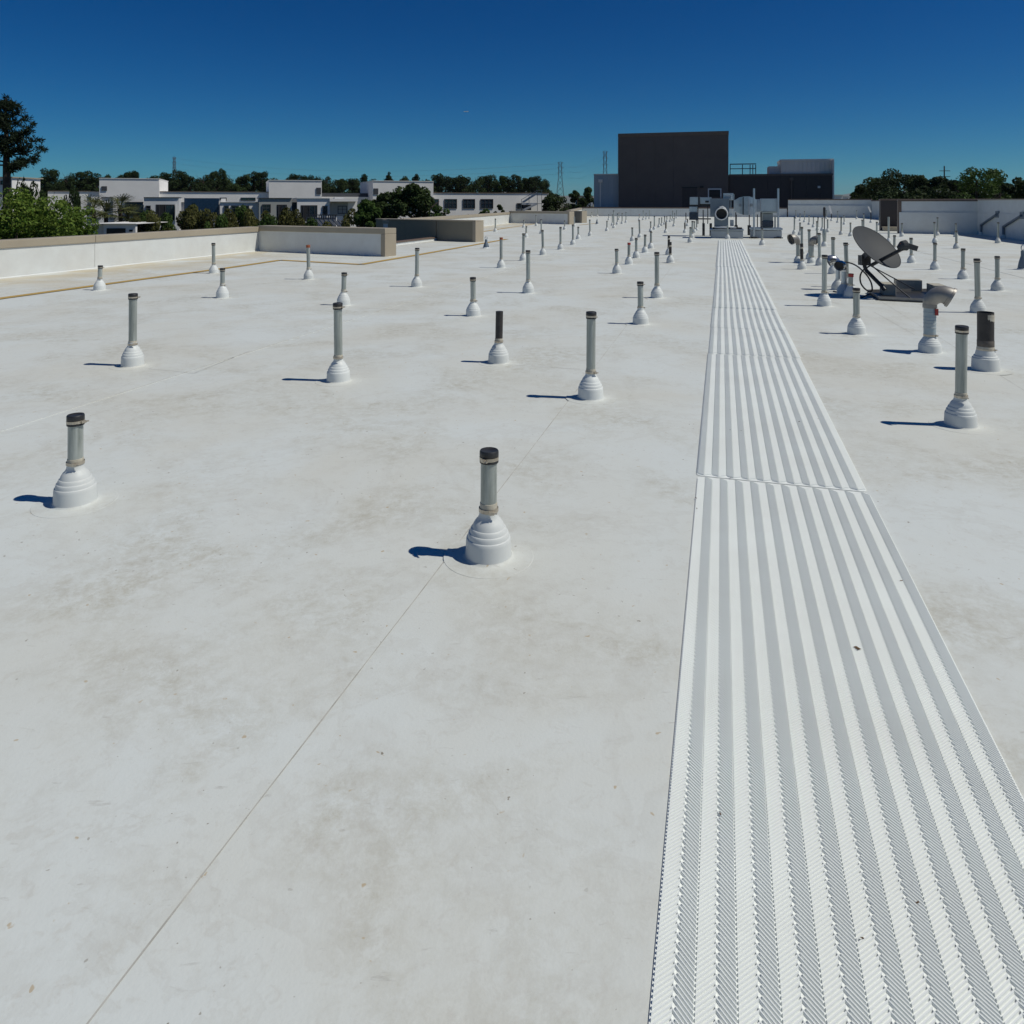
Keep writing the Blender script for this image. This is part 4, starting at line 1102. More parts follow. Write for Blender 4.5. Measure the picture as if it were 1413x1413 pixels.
for (a, b_, t) in ((137, 219.5, 246.6), (371, 444, 249.2), (514.5, 598, 250.2)):
    blk = fbox(lw, 'raised_block', 'house_white', a, b_, t, 275, DW - 0.9, 14)
    fbox(blk, 'roof_trim', 'house_white', a - 0.5, b_ + 0.5, t - 0.7, t, DW - 1.0, 14.3)
for (a, b_, t, b2) in ((140, 147.5, 257, 263), (436.5, 443, 259, 268), (515.5, 522, 260, 268)):
    fbox(lw, 'roof_door', 'frame', a, b_, t, b2, DW - 1.02, 0.1)
for (a, b_) in ((594.5, 605), (614, 630), (639.5, 655), (664, 680)):
    window(lw, a, b_, 275.3, 287, DW, 2)
for (a, b_) in ((333, 352), (304, 312)):
    window(lw, a, b_, 273.3, 276.2, DW, 1, rail=False)
window(lw, 714, 721.5, 281, 287, DW, 0, rail=False)
# outdoor stairs
sd = fpoint(lw, 735, 288, DW).y - 1.6
st = thing('outdoor_stairs', P(735, 288, sd), 'grey outdoor steel stairs on the end of the long white building', 'stairs')
st.location.z = GZ; ROOT[st] = Matrix.Translation(st.location).inverted()
MB().bar(P(721, 279.5, sd), P(741, 266.5, sd), 0.9, 0.35).build('upper_flight', M['house_grey'], st)
MB().bar(P(741, 281, sd - .2), P(722, 290, sd - .2), 0.9, 0.35).build('lower_flight', M['house_grey'], st)
fbox(st, 'landing', 'house_grey', 719, 742, 280, 282.5, sd - .5, 1.0)
fbox(st, 'landing', 'house_grey', 739, 748, 266, 267.4, sd - .5, 1.0)
fbox(st, 'enclosure', 'roof_dark', 722, 733, 282.6, 290, sd + .1, 0.9)
for px, y0, y1 in ((719.5, 275, 291), (730, 270, 280), (741.5, 263, 291), (747.5, 263, 291)):
    MB().bar(P(px, y0, sd - .55), P(px, y1, sd - .55), 0.08).build('post', M['steel'], st)
for a, b_ in (((719.5, 275.5), (741, 262.8)), ((741, 262.8), (748, 262.8)), ((742, 281), (748, 281))):
    MB().bar(P(*a, sd - .55), P(*b_, sd - .55), 0.07).build('handrail', M['steel'], st)

def house(label, body_, mat, d, wins=(), opens=(), trims=(), dep=9, extra=()):
    px0, px1, py0 = body_
    c = P((px0 + px1) / 2, 290, d)
    root = thing('townhouse', (c.x, d + dep / 2, GZ), label, 'house', None); face(root, (px0 + px1) / 2, d)
    fbox(root, 'wall', mat, px0, px1, py0, 310, d, dep, zbot=GZ)
    fbox(root, 'roof_trim', 'frame' if mat != 'house_white' else 'house_grey', px0 - .4, px1 + .4, py0 - .8, py0, d - .15, dep + .3)
    for w in wins: window(root, *w[:4], d, w[4] if len(w) > 4 else 1)
    for (a, b_, t, u) in opens:
        op = fbox(root, 'opening', 'black', a, b_, t, u, d - 0.03, 0.025)
        for i in range(3):
            x = a + (b_ - a) * (i + .5) / 3
            fbox(op, 'glazing_bar', 'frame', x - .35, x + .35, t + .5, u, d - .1, .06)
        fbox(op, 'pane', 'glass', a + (b_ - a) * .55, b_ - 1, t + 1.4, u, d - .05, .018)
    for (nm, m_, a, b_, t, u, dd, dp) in extra: fbox(root, nm, m_, a, b_, t, u, d + dd, dp)
    return root
house('pale grey townhouse with white pier beside the bright green tree', (120, 158, 272.5), 'house_grey', 92, [(146, 150, 283, 290, 0)], extra=[('pier', 'house_white', 126, 139, 271.5, 300, -.5, .5), ('pier', 'house_white', 156, 160, 272, 300, -.4, .4)])
house('townhouse with blue glazed bay next to the white pier house', (158, 198, 276), 'house_white', 93, extra=[('blue_bay', 'blue_glass', 172.5, 197.5, 279, 299, -.2, .18), ('parapet', 'house_white', 171, 198, 274.8, 278.6, -.5, .6), ('dark_recess', 'glass', 180, 192, 288, 296, -.26, .05)])
house('grey townhouse with large dark terrace opening and narrow window', (198.5, 247, 272.8), 'house_grey', 90, [(202, 207, 284.5, 292.5, 0)], [(215, 241, 282.2, 304)], extra=[('pier', 'house_white', 241.6, 243.6, 281, 305, -.5, .4)])
house('townhouse wing with wide dark blue glazing above a round clipped tree', (247.5, 303, 276), 'house_grey', 95, extra=[('blue_bay', 'blue_glass', 254, 302, 273.4, 299, -.25, .22), ('stair_block', 'house_white', 247.5, 254, 272.6, 279, -.4, .38), ('roof_unit', 'house_white', 305, 311, 274, 279, 1, 2)])
house('low pale townhouse with three small paired windows', (303.5, 357, 279.2), 'house_white', 92, [(310, 315, 284.5, 293, 0), (320, 329, 284.5, 292, 1), (334, 343, 284.5, 292, 1)])
house('grey green townhouse with square window and dark doorway', (357.5, 402.5, 273.8), 'house_green', 89, [(362.8, 372.8, 282.8, 292.5, 1)], [(382, 396, 282.4, 304)])
house('white townhouse with wide dark terrace doors above the black railing', (410, 455, 273.8), 'house_white', 90, [(446, 451, 284.8, 296, 0)], [(415, 438, 283.2, 305)], extra=[('dark_recess', 'black', 403, 409.5, 279, 304, .6, .3)])
house('white townhouse with deep shaded balcony beside the round leafed tree', (455.5, 493, 275), 'house_white', 92, [(467, 478, 285, 294, 1)], extra=[('painted_balcony_shade', 'house_green', 456, 480, 279.5, 298, -.05, .04), ('balcony_slab', 'house_white', 455, 494, 274, 278, -1.4, 1.3), ('roof_unit', 'white_paint', 462, 474, 272.5, 274.8, 1, 2)])  # flat darker stucco panel paints the shade of the balcony recess
# terrace rail with dark pergola roof in front
tr = thing('terrace_railing', P(443, 300, 86), 'black terrace railing with square slots before the white townhouses', 'railing'); tr.location.z = GZ; ROOT[tr] = Matrix.Translation(tr.location).inverted()
fbox(tr, 'terrace_wall', 'house_grey', 423, 464, 300, 315, 86, .3, zbot=GZ)
fbox(tr, 'top_rail', 'frame', 422, 465, 296, 297.2, 85.9, .12)
for i in range(13):
    fbox(tr, 'baluster', 'frame', 423.5 + i * 3.2, 424.9 + i * 3.2, 297.2, 303, 85.9, .08)
pg = thing('pergola', P(452, 310, 80), 'dark slatted pergola roof below the terrace railing', 'pergola'); pg.location.z = GZ; ROOT[pg] = Matrix.Translation(pg.location).inverted()
for i in range(9):
    MB().bar(P(425 + i * 6, 303.5, 83), P(432 + i * 6, 312, 79), 0.28, 0.1).build('slat', M['roof_dark'], pg)
for px in (428, 478): MB().bar(P(px, 309, 80), Vector((P(px, 309, 80).x, 80, GZ)), .2).build('post', M['roof_dark'], pg)
cp = thing('carport', P(155, 315, 66), 'small white flat roofed carport with dark opening just over the parapet', 'carport'); cp.location.z = GZ; ROOT[cp] = Matrix.Translation(cp.location).inverted()
fbox(cp, 'wall', 'house_white', 143, 187, 309.2, 330, 66, .3, zbot=GZ); fbox(cp, 'side_wall', 'house_grey', 123.5, 142.9, 310, 330, 66.4, 5, zbot=GZ)
fbox(cp, 'roof', 'house_white', 122, 188, 308.4, 309.2, 65.8, 6)
fbox(cp, 'opening', 'black', 147, 173, 315, 330, 65.96, .03); fbox(cp, 'vent_opening', 'black', 178, 183, 317, 319.5, 65.96, .03)
sh = thing('shed', P(7, 255, 100), 'cream house wall behind the pine trunk', 'house'); sh.location.z = GZ; ROOT[sh] = Matrix.Translation(sh.location).inverted()
fbox(sh, 'wall', 'house_white', -8, 16.5, 245, 290, 100, 6, zbot=GZ); fbox(sh, 'roof', 'tan', -9, 17, 243.8, 245, 99.7, 6.6); window(sh, 1, 5, 250, 254, 100, 0, rail=False)

# ================================================================== vegetation
def leaf_cloud(rr, n, centers, size, flat=0.0, n_tri=False):
    """leaf quads gathered round clump centres: (pos, radius)"""
    vs_, fs = [], []
    wts = [c[1] ** 2 for c in centers]
    for c in rr.choices(centers, wts, k=n):
        while True:
            q = Vector((rr.uniform(-1, 1), rr.uniform(-1, 1), rr.uniform(-1, 1)))
            if 0.02 < q.length < 1: break
        q = q.normalized() * (q.length ** 0.5)
        q.z *= 0.8
        p = c[0] + q * c[1]
        nn = (q.normalized() * 0.7 + Vector((rr.gauss(0, .6), rr.gauss(0, .6), rr.gauss(0.35, .5)))).normalized()
        t = nn.cross(Vector((rr.gauss(0, 1), rr.gauss(0, 1), rr.gauss(0, 1))))
        if t.length < 1e-3: t = Vector((1, 0, 0))
        t.normalize(); b_ = nn.cross(t)
        s = size * rr.uniform(0.6, 1.35)
        k = len(vs_)
        vs_ += [tuple(p - t * s), tuple(p - b_ * s * .5 + t * s * .1), tuple(p + t * s), tuple(p + b_ * s * .5 + t * s * .1)]
        fs.append((k, k + 1, k + 2, k + 3))
    return vs_, fs
def mk_mesh(name, vs_, fs, mat):
    me = bpy.data.meshes.new(name); me.from_pydata(vs_, [], fs); me.materials.append(mat); me.update(); return me
def limb_mb(rr, H, r0, crown_z, spread, nl):
    mb = MB(); top = Vector((rr.uniform(-.05, .05) * H, rr.uniform(-.05, .05) * H, H * 0.9))
    mb.tube([(0, 0, 0), (top.x * .3, top.y * .3, H * .35), (top.x * .7, top.y * .7, H * .65), tuple(top)], [r0, r0 * .75, r0 * .45, r0 * .12], 8)
    for i in range(nl):
        a = rr.uniform(0, 6.28); z0 = rr.uniform(crown_z, H * .75); l = spread * rr.uniform(.5, .95)
        p0 = Vector((top.x * z0 / H, top.y * z0 / H, z0)); p1 = p0 + Vector((math.cos(a) * l * .55, math.sin(a) * l * .55, l * .3)); p2 = p0 + Vector((math.cos(a) * l, math.sin(a) * l, l * .65))
        mb.tube([p0, p1, p2], [r0 * .38, r0 * .22, r0 * .06], 6)
    return mb
def broad_proto(seed, H, W, lo, nl, nleaf, size, matn, nclump=16, cone=False, ragged=0.25):
    rr = random.Random(seed)
    tr_ = limb_mb(rr, H, 0.022 * H + 0.05, lo, W * .5, nl).mesh('trunk', M['bark'], True)
    cs = []
    for i in range(nclump):
        t = rr.random(); z = lo + (H - lo) * (0.12 + 0.80 * t)
        prof = (1 - t) ** 0.75 * 1.0 + .12 if cone else math.sqrt(max(0.05, 1 - (2 * t - 0.85) ** 2 / 1.55))
        rr_ = W * .5 * prof; a = rr.uniform(0, 6.28); rad = rr_ * math.sqrt(rr.random()) * (.85 + ragged * rr.uniform(-1, 1))
        cr = W * rr.uniform(.11, .20) * (0.9 if cone else 1)
        cs.append((Vector((rad * math.cos(a), rad * math.sin(a), z)), cr))
    if cone: cs.append((Vector((0, 0, H - .1 * W)), W * .1))
    vs_, fs = leaf_cloud(rr, nleaf, cs, size)
    return tr_, mk_mesh('crown', vs_, fs, M[matn])
def tree_from(proto, loc, sx, sz, rz, label, name='tree', group=None, cat='tree'):
    root = thing(name, loc, label, cat, group)
    t = put(proto[0], root, (0, 0, 0), (sx, sx, sz), rz); c = put(proto[1], root, (0, 0, 0), (sx, sx, sz), rz)
    t.name = 'trunk'; c.name = 'crown'
    return root

# embankment of dry grass behind the long building
em = MB(); prof = [(146, -8.2), (150, 1.5), (156, 2.9), (175, 3.2), (200, 1.0), (215, -8.2)]
NX = 40
for i in range(NX + 1):
    x = -190 + 196 * i / NX
    for j, (y, z) in enumerate(prof):
        em.v.append((x, y + 12 + 0.32 * (x + 45) + math.sin(i * 1.3) * 1.5, z + (math.sin(i * .7 + j) * .35 if 0 < j < 5 else 0)))
for i in range(NX):
    for j in range(len(prof) - 1):
        k = i * len(prof) + j; em.f.append((k, k + len(prof), k + len(prof) + 1, k + 1))
tag(em.build('embankment', M['dry'], None, True), kind='structure')

dark_protos = [broad_proto(100 + i, 7.0, (6.2, 7.4, 5.4)[i % 3], (1.2, 1.0, 1.6)[i % 3], 6, 3600, 0.20, ('leaf_dark', 'leaf_dark2')[i % 2], 22) for i in range(4)]
cone_protos = [broad_proto(150 + i, 7.5, 4.6, 0.8, 4, 3000, 0.17, 'leaf_dark', 22, cone=True) for i in range(2)]
olive_proto = broad_proto(170, 6.0, 5.6, 1.0, 5, 3200, 0.19, 'leaf_mid', 18)
def treelab(x, look):
    for lim, txt in ((137, 'between the pine and the nearest raised white block'), (219, 'behind the raised white block nearest the pine'), (371, 'between the first two raised white blocks'), (444, 'behind the middle raised white block'), (514, 'between the middle and last raised white blocks'), (598, 'behind the raised white block nearest the square windows')):
        if x < lim: return look + ' tree ' + txt
    return look + ' tree above the row of square windows'
TL = []     # (x px, top px, width px, kind, depth)
for (x, t, w, k) in ((68, 232, 26, 0), (92, 236, 28, 1), (120, 237, 30, 2), (150, 240.5, 18, 3), (178, 236, 26, 0), (188, 236.5, 14, 2), (211, 240, 24, 1), (231, 239, 26, 2), (247, 234, 20, 0), (262, 241, 22, 3), (281, 239, 26, 1), (295, 236, 24, 0), (304, 234, 16, 2), (318, 239, 26, 1), (334, 241, 24, 3), (352, 238, 22, 2), (362, 236, 20, 0), (381, 244, 20, 1),
                     (408, 241, 24, 2), (424, 241.5, 22, 0), (452, 241, 26, 1), (472, 247, 22, 3), (486, 246, 20, 0), (503, 239.5, 22, 4), (537, 236.5, 20, 5), (575, 239.5, 20, 4), (588, 245, 14, 1), (604, 240.5, 22, 2), (622, 243, 24, 0), (640, 242, 24, 3), (656, 241.5, 24, 1), (674, 241, 26, 0), (692, 242, 26, 6), (708, 242, 24, 2), (724, 245, 24, 6), (737, 242.5, 26, 0), (752, 252, 14, 3)):
    TL.append((x, t, w, k, 168 + (x - 420) * 0.075 + rnd.uniform(-6, 6)))
for (x, t, w, k, d) in TL:
    p = P(x, t, d); zb = 2.6
    Hn = p.z - zb; Wn = w * d / F * 1.15
    pr_ = dark_protos[k] if k < 4 else (cone_protos[k - 4] if k < 6 else olive_proto)
    h0, w0 = (7.0, (6.2, 7.4, 5.4)[k % 3]) if k < 4 else ((7.5, 4.6) if k < 6 else (6.0, 5.6))
    lab = treelab(x, {4: 'pointed dark', 5: 'pointed dark', 6: 'lighter yellow green'}.get(k, 'round crowned dark'))
    tree_from(pr_, (p.x, d, zb - 0.3), Wn / w0, (Hn + .3) / h0, rnd.uniform(0, 6), lab, 'tree', 'trees of the line behind the long white building')
# second row filling the depth of the wood
for i in range(44):
    x = 44 + i * 16.4 + rnd.uniform(-5, 5); d = 186 + (x - 420) * 0.085 + rnd.uniform(-6, 6)
    p = P(x, 246 + rnd.uniform(-3, 4), d); k = i % 4
    tree_from(dark_protos[k], (p.x, d, 0.5), 0.85, (p.z - 0.5) / 7.0, rnd.uniform(0, 6), treelab(x, 'lower dark'), 'tree', 'trees of the line behind the long white building')

# olive shrubs and palms in front of the houses
def olivelab(x):
    for lim, txt in ((198, 'blue glazed bay house'), (247, 'grey townhouse with the large terrace opening'), (303, 'wide dark blue glazing'), (357, 'low townhouse with paired windows'), (403, 'grey green townhouse'), (455, 'black terrace railing')):
        if x < lim: return 'olive green street tree before the ' + txt
    return 'olive green street tree before the townhouse with shaded balcony'
ol = [broad_proto(200 + i, 8.6, 5.5, 3.0, 7, 6000, 0.17, ('leaf_olive', 'leaf_mid')[i % 2], 20) for i in range(3)]
for i, (x, t, w, k, d) in enumerate(((196, 293, 26, 1, 72), (214, 294, 26, 0, 70), (236, 296, 28, 1, 74), (256, 290, 34, 0, 72), (272, 286, 30, 2, 75), (290, 292, 28, 0, 72), (312, 292, 30, 0, 72), (331, 286, 26, 1, 74), (348, 292, 28, 0, 70), (366, 294, 26, 2, 73), (390, 290, 30, 0, 74), (408, 293, 26, 0, 72), (428, 303, 24, 1, 72), (482, 291, 26, 2, 74), (184, 300, 22, 0, 70), (300, 298, 26, 1, 69), (372, 299, 30, 1, 69), (448, 309, 28, 0, 70))):
    p = P(x, t, d)
    tree_from(ol[k], (p.x, d, GZ), w * d / F * 1.45 / 5.5, (p.z - GZ) / 8.6, i * 1.7, olivelab(x), 'street_tree', 'olive trees before the townhouses')
def palm(px, pyt, d, label, seed):
    rr = random.Random(seed); p = P(px, pyt, d); H = p.z - GZ
    root = thing('palm_tree', (p.x, d, GZ), label, 'palm tree', 'palms beside the pier townhouse')
    MB().tube([(p.x, d, GZ), (p.x + .1, d, GZ + H * .5), (p.x, d, GZ + H - .6)], [.28, .2, .2], 8).build('trunk', M['bark'], root, True)
    mb = MB(); c = Vector((p.x, d, GZ + H - .5))
    for i in range(46):
        a = rr.uniform(0, 6.28); el = rr.uniform(-.5, 1.2); l = rr.uniform(1.2, 1.8)
        dv = Vector((math.cos(a) * math.cos(el), math.sin(a) * math.cos(el), math.sin(el)))
        sd_ = dv.cross(Vector((0, 0, 1))).normalized(); tip = c + dv * l
        for k in range(9):                         # fan of narrow blades
            off = sd_ * (k - 4) * .13 * l
            q0 = c + dv * l * .55; q1 = tip + off * 1.5 + Vector((0, 0, -.10 * abs(k - 4) * .3 - .12)) - dv * .05 * abs(k - 4)
            w = sd_ * .045
            mb.quad(q0 - w * .5, q0 + w * .5, q1 + w, q1 - w)
        mb.quad(c - sd_ * .03, c + sd_ * .03, c + dv * l * .55 + sd_ * .03, c + dv * l * .55 - sd_ * .03)
    mb.build('crown', M['palm'], root)
for i, (x, t) in enumerate(((129, 281), (146, 286), (166, 280), (176, 291))):
    palm(x, t, 74 + i, 'fan palm with yellow green fronds beside the pier townhouse', 60 + i)

# bright green tree close behind the parapet (three overlapping crowns)
for i, (x, t, w, d, lab) in enumerate(((22, 259, 110, 27, 'bright green leafy tree right behind the long parapet, at the pine'), (66, 272, 80, 29, 'bright green leafy tree right behind the long parapet, middle crown'), (104, 279, 60, 31, 'bright green leafy tree right behind the long parapet, next to the carport'), (-40, 262, 90, 26, 'bright green leafy tree at the edge behind the long parapet'))):
    p = P(x, t, d); H = p.z - GZ
    pr_ = broad_proto(300 + i, H, w * d / F * 1.1, H - (3.2 if i != 2 else 2.6), 8, 9000 if i < 2 else 6000, 0.062, 'leaf_bright', 30)
    tree_from(pr_, (p.x, d, GZ), 1, 1, 0, lab, 'leafy_tree')
# dark crowns behind it
for i, (x, t, w, d) in enumerate(((34, 246, 40, 60), (58, 252, 34, 64), (100, 262, 26, 70), (262, 282, 26, 82), (150, 266, 10, 112), (240, 264, 14, 116))):
    p = P(x, t, d); k = i % 4
    tree_from(dark_protos[k], (p.x, d, GZ), w * d / F * 1.15 / 6.5, (p.z - GZ) / 7.0, i, 'dark tree standing between the bright green crowns and the houses' if i < 3 else 'small dark tree beside the townhouse roofs', 'tree', 'dark trees among the houses')

# round leafed tree next to the notch
for i, (x, t, w, d, mt, lab, sz) in enumerate(((566, 257, 66, 44, 'leaf_dark2', 'round leafed dark green tree rising above the notch parapet', .115), (530, 266, 46, 46, 'leaf_dark2', 'round leafed dark green tree, lower crown beside the white townhouse', .11), (508, 277, 40, 42, 'leaf_mid', 'small round leafed tree at the edge of the roof notch', .10), (606, 285, 40, 50, 'leaf_mid', 'low yellow green shrub tree below the square windows', .09), (668, 289, 26, 60, 'leaf_mid', 'small shrub tree under the last square windows', .09), (690, 281, 16, 64, 'leaf_dark2', 'slim dark shrub tree beside the last square window', .09), (648, 292, 22, 58, 'leaf_olive', 'olive bush just above the tan coping', .08), (705, 290, 16, 64, 'leaf_olive', 'olive bush below the outdoor stairs', .08))):
    p = P(x, t, d); H = p.z - GZ
    pr_ = broad_proto(330 + i, H, w * d / F * 1.05, H - min(3.4, 40 * d / F), 9, 5200 if i < 3 else 2600, sz, mt, 24 if i < 3 else 14, ragged=.4)
    tree_from(pr_, (p.x, d, GZ), 1, 1, 0, lab, 'leafy_tree')
# trees by the penthouse and the pylon
for i, (x, t, w, d) in enumerate(((772, 267, 40, 120), (793, 262, 24, 124), (812, 259, 26, 118), (756, 272, 24, 122), (803, 272, 20, 116))):
    p = P(x, t, d); H = p.z - GZ
    pr_ = broad_proto(360 + i, H, w * d / F * 1.15, H - 4.5, 6, 3400, .20, 'leaf_dark2', 18, cone=(i in (1, 2)))
    tree_from(pr_, (p.x, d, GZ), 1, 1, 0, 'dark green tree between the long white building and the penthouse wing', 'tree', 'trees between long building and penthouse')
# trees beyond the tall shaded walls
for i, (x, t, w, d, lab) in enumerate(((1190, 257, 34, 100, 'low dark end of the broad tree mass behind the tall shaded wall'), (1212, 248, 46, 96, 'dark rounded tree behind the dark gap in the walls'), (1240, 239, 64, 92, 'broad dark domed tree behind the dark gap in the walls'), (1271, 239, 34, 88, 'dark tree with pointed top beside the broad dome'), (1294, 246, 44, 86, 'dark tree in front of the utility pole'), (1315, 250, 30, 84, 'dark low tree beside the utility pole'), (1348, 226, 60, 60, 'taller airy tree with open branches above the side wall'), (1372, 231, 40, 62, 'airy olive crown next to the tallest airy tree'), (1410, 240, 44, 64, 'dark tree above the shaded side wall at the drain pipes'), (1390, 254, 40, 70, 'low dark tree filling the gap beside the airy crown'), (1335, 255, 50, 72, 'low dark tree below the airy crown'), (1290, 260, 70, 78, 'low dark tree row behind the tall return wall'), (1230, 262, 70, 80, 'low dark trees behind the brown clad wall'), (1440, 236, 50, 62, 'dark tree beyond the drain pipe wall'))):
    p = P(x, t, d); H = p.z - GZ; airy = i in (6, 7)
    pr_ = broad_proto(400 + i, H, w * d / F * 1.15, H - (4.6 if airy else 3.8), 10, 3000 if airy else 5200, .12 if airy else .17, 'leaf_mid' if airy else ('leaf_dark2' if i % 2 else 'leaf_dark'), 26, ragged=.5 if airy else .25)
    tree_from(pr_, (p.x, d, GZ), 1, 1, 0, lab, 'tree')

# tall pine
def pine():
    rr = random.Random(11); d = 58.0; base = P(9, 300, d); top = P(8, 134, d)
    root = thing('pine_tree', (base.x, d, GZ), 'tall dark ragged pine rising above the bright green trees', 'pine tree')
    S = d / F
    mb = MB(); mb.tube([(base.x, d, GZ), (base.x + .1, d, 0), (P(9, 230, d).x, d, P(9, 230, d).z), (top.x, d, top.z)], [.45, .36, .26, .05], 10)
    cs = []
    # boughs: (reach in px to the right, height px) and mirrored, mixed ones all round
    # boughs: (reach px, height px at the trunk, height px at the tip, heading); the ones seen against the sky first
    spec = [(22, 162, 153, 0), (28, 174, 161, 0.2), (47, 193, 172, 0), (30, 198, 190, -.3), (53, 212, 191, 0), (46, 214, 203, .5), (60, 226, 215, 0), (50, 234, 227, -.4), (34, 228, 222, .8), (18, 150, 143, 0),
            (24, 165, 156, 3.0), (34, 178, 168, 3.3), (44, 195, 182, 3.1), (50, 212, 200, 2.9), (46, 228, 220, 3.3), (16, 148, 142, 2.8)]
    spec += [(rr.uniform(16, 34), y, y - rr.uniform(4, 12), rr.choice((1.2, 1.6, 2.0, -1.2, -1.6, -2.0)) + rr.uniform(-.3, .3)) for y in (156, 164, 170, 177, 184, 190, 197, 204, 211, 218, 224)]
    for (reach, py0, py1, a) in spec:
        L = reach * S * 0.80
        p0 = Vector((base.x, d, P(9, py0, d).z)); p2 = Vector((base.x + math.cos(a) * L, d + math.sin(a) * L, P(9, py1, d).z))
        p1 = p0.lerp(p2, .5) + Vector((0, 0, -.10 * L))
        mb.tube([p0, p1, p2], [.08, .05, .02], 5)
        for k in range(int(6 + L * 4.5)):
            t = rr.uniform(.30, 1.02); q = p0.lerp(p1, t * 2) if t < .5 else p1.lerp(p2, t * 2 - 1)
            sp_ = (.12 + .30 * t)
            cs.append((q + Vector((rr.gauss(0, sp_), rr.gauss(0, sp_), rr.uniform(-.08, .22))), rr.uniform(.16, .34)))
    for py in (134, 140, 147, 154): cs.append((P(8, py, d), .25 + (py - 134) * .012))
    mb.build('trunk', M['bark'], root, True)
    vs_, fs = [], []
    for c, r_ in cs:
        for k in range(30):
            dv = Vector((rr.gauss(0, 1), rr.gauss(0, 1), rr.gauss(.35, 1))).normalized()
            p = c + dv * r_ * rr.uniform(.1, .75); e = p + dv * rr.uniform(.16, .30)
            sd_ = dv.cross(Vector((rr.gauss(0, 1), rr.gauss(0, 1), rr.gauss(0, 1)))).normalized() * .035
            n0 = len(vs_); vs_ += [tuple(p - sd_), tuple(p + sd_), tuple(e + sd_ * .6), tuple(e - sd_ * .6)]; fs.append((n0, n0+1, n0+2, n0+3))
    mb2 = MB(); mb2.v, mb2.f = vs_, fs; mb2.build('crown', M['needle'], root)
pine()

# ================================================================== pylons, wires, pole, hills
def pylon(px, pyt, d, label, wpx=10):
    S = d / F; top = P(px, pyt, d); wb = wpx * S * 1.5; wt = wpx * S * .50
    root = thing('pylon', (top.x, d, GZ), label, 'pylon', None)
    H = top.z - GZ; zw = GZ + H * .72
    def hw(z): return wt / 2 if z > zw else wt / 2 + (wb - wt) / 2 * (zw - z) / (zw - GZ)
    cor = ((1, 1), (-1, 1), (-1, -1), (1, -1)); th = 0.17 * S / .5
    legs = MB()
    for (a, b_) in cor:
        legs.bar((top.x + a*wb/2, d + b_*wb/2, GZ), (top.x + a*wt/2, d + b_*wt/2, zw), th); legs.bar((top.x + a*wt/2, d + b_*wt/2, zw), (top.x + a*wt*.3, d + b_*wt*.3, top.z), th)
    legs.build('leg_frame', M['steel'], root)
    br = MB(); nb = 9
    for i in range(nb):
        z0, z1 = GZ + H * i / nb, GZ + H * (i + 1) / nb; h0, h1 = hw(z0), hw(z1)
        for (a, b_), (c_, e) in zip(cor, cor[1:] + cor[:1]):
            br.bar((top.x + a*h0, d + b_*h0, z0), (top.x + c_*h1, d + e*h1, z1), th * .6); br.bar((top.x + c_*h0, d + e*h0, z0), (top.x + a*h1, d + b_*h1, z1), th * .6)
    br.build('bracing', M['steel'], root)
    arms = []
    for f_ in (.98, .90, .80):
        z = GZ + H * f_ if f_ < .97 else top.z - .3; l = wpx * S * (.42 if f_ > .95 else .5)
        for s in (-1, 1):
            m_ = MB(); m_.bar((top.x, d, z), (top.x + s * l, d, z), th * .8); m_.bar((top.x, d, z + H * .025), (top.x + s * l, d, z), th * .6); m_.build('cross_arm', M['steel'], root)
            arms.append(Vector((top.x + s * l, d, z - .6)))
    return arms
a1 = pylon(240.5, 217, 760, 'faint lattice power pylon above the tree line', 6)
a2 = pylon(773, 224, 520, 'lattice power pylon standing clear beside the tree line', 10)
a3 = pylon(835, 209, 420, 'lattice power pylon rising behind the pale blue grey wing', 9)
def wire(a, b_, sag):
    pts = [a.lerp(b_, i / 14) - Vector((0, 0, sag * 4 * (i / 14) * (1 - i / 14))) for i in range(15)]
    o = MB().tube(pts, 0.022, 5).build('power_line', M['steel'])
    tag(o, 'thin power line strung between the lattice pylons', 'power line', 'power lines between the pylons')
for i in range(6):
    wire(a1[i], a2[i], 9); wire(a2[i], a3[i], 5)
    
up = P(1303, 229, 180)
pl = thing('utility_pole', (up.x, 180, GZ), 'thin utility pole with crossarm above the dark trees', 'utility pole')
MB().tube([(up.x, 180, GZ), (up.x, 180, up.z)], [.2, .14], 8).build('pole', M['wood'], pl, True)
for k, dz in enumerate((1.2, 2.6)):
    MB().bar((up.x - 1.3, 179.8, up.z - dz), (up.x + 1.3, 179.8, up.z - dz), .14).build('crossarm', M['wood'], pl)
hm = MB(); NX = 60
for i in range(NX + 1):
    x = -6000 + 14000 * i / NX; z = 95 + 45 * math.sin(i * .55) + 25 * math.sin(i * 1.7 + 1) + (40 if x > 2500 else 0)
    hm.v += [(x, 7800, GZ - 2), (x, 8600, z * .7), (x, 9400, z)]
for i in range(NX):
    for j in range(2):
        k = i * 3 + j; hm.f.append((k, k + 3, k + 4, k + 1))
tag(hm.build('hills', M['hill'], None, True), kind='structure')
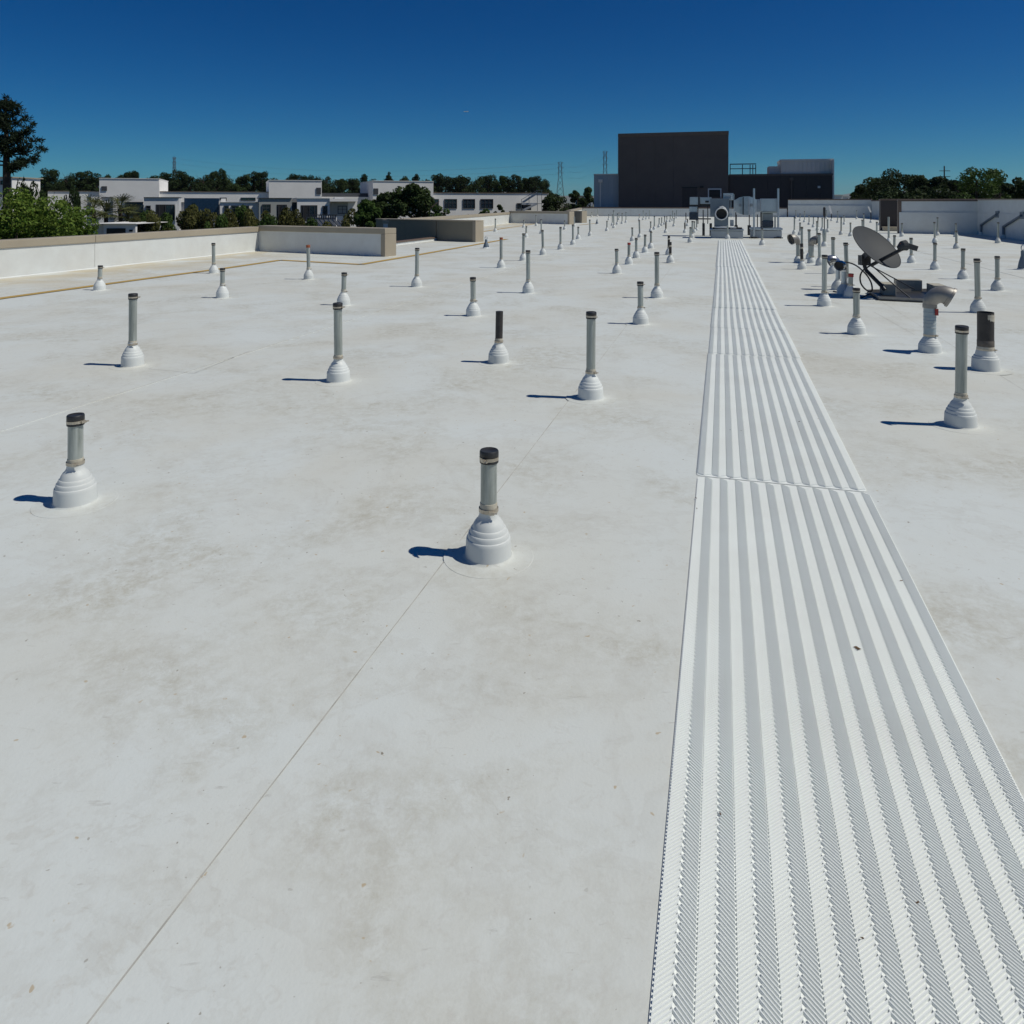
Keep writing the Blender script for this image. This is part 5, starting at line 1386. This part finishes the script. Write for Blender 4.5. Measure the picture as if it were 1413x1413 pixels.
# far sheds seen between the trees
for i, (a, b_, t, d) in enumerate(((798, 818, 270, 420), (1152, 1163, 268.5, 600), (1164, 1172, 270, 650))):
    p = P((a + b_) / 2, t, d); s_ = thing('distant_shed', (p.x, d, GZ), ('pale distant shed roof seen between the dark trees', 'pale distant shed beside the end of the near black wing', 'smaller pale distant shed before the far hill')[i], 'shed')
    fbox(s_, 'wall', 'house_white', a, b_, t + 1, 285, d, 20, zbot=GZ); fbox(s_, 'roof', 'roof_dark' if i == 0 else 'house_white', a - 1, b_ + 1, t, t + 1, d - 1, 22)

# a distant airliner in the sky
c = P(643, 154, 5200)
ap = thing('airplane', c, 'tiny distant airliner crossing the clear blue sky', 'airplane')
MB().tube([c + Vector((-17, 0, 0)), c + Vector((-14, 0, 0)), c + Vector((12, 0, 0)), c + Vector((18, 0, 1))], [0.4, 2.0, 2.0, 0.4], 10).build('fuselage', M['white_paint'], ap, True)
for sgn in (-1, 1):
    mb = MB(); mb.v = [tuple(c + Vector(q)) for q in ((-4, sgn * 1.5, -.8), (3, sgn * 1.5, -.8), (9, sgn * 16, .6), (6.5, sgn * 16, .6), (-4, sgn * 1.5, -.3), (3, sgn * 1.5, -.3), (9, sgn * 16, .8), (6.5, sgn * 16, .8))]
    mb.f = [(0, 1, 2, 3), (7, 6, 5, 4), (0, 4, 5, 1), (1, 5, 6, 2), (2, 6, 7, 3), (3, 7, 4, 0)]; mb.build('wing', M['white_paint'], ap)
    MB().tube([c + Vector((-2, sgn * 6, -2)), c + Vector((2, sgn * 6, -2))], 1.1, 8).build('engine', M['dark'], ap)
mb = MB(); mb.box(c.x + 12.5, c.x + 17, c.y - .2, c.y + .2, c.z + 1, c.z + 6.5); mb.build('tail_fin', M['bgrey'], ap)

# thin summer haze over the plain
hz = MB(); hz.box(-5990, 7990, -30, 9450, GZ - 1.2, 190)
ho = hz.build('haze', M['black']); ho.data.materials.clear()
hmat = bpy.data.materials.new('haze_air'); hmat.use_nodes = True
hn = hmat.node_tree.nodes; hn.clear()
hout = hn.new('ShaderNodeOutputMaterial'); hv_ = hn.new('ShaderNodeVolumePrincipled')
hv_.inputs['Color'].default_value = (0.72, 0.82, 0.95, 1); hv_.inputs['Density'].default_value = 5e-5; hv_.inputs['Anisotropy'].default_value = 0.2
hmat.node_tree.links.new(hv_.outputs[0], hout.inputs['Volume'])
ho.data.materials.append(hmat)
tag(ho, 'thin pale haze over the far plain', 'haze', kind='stuff')
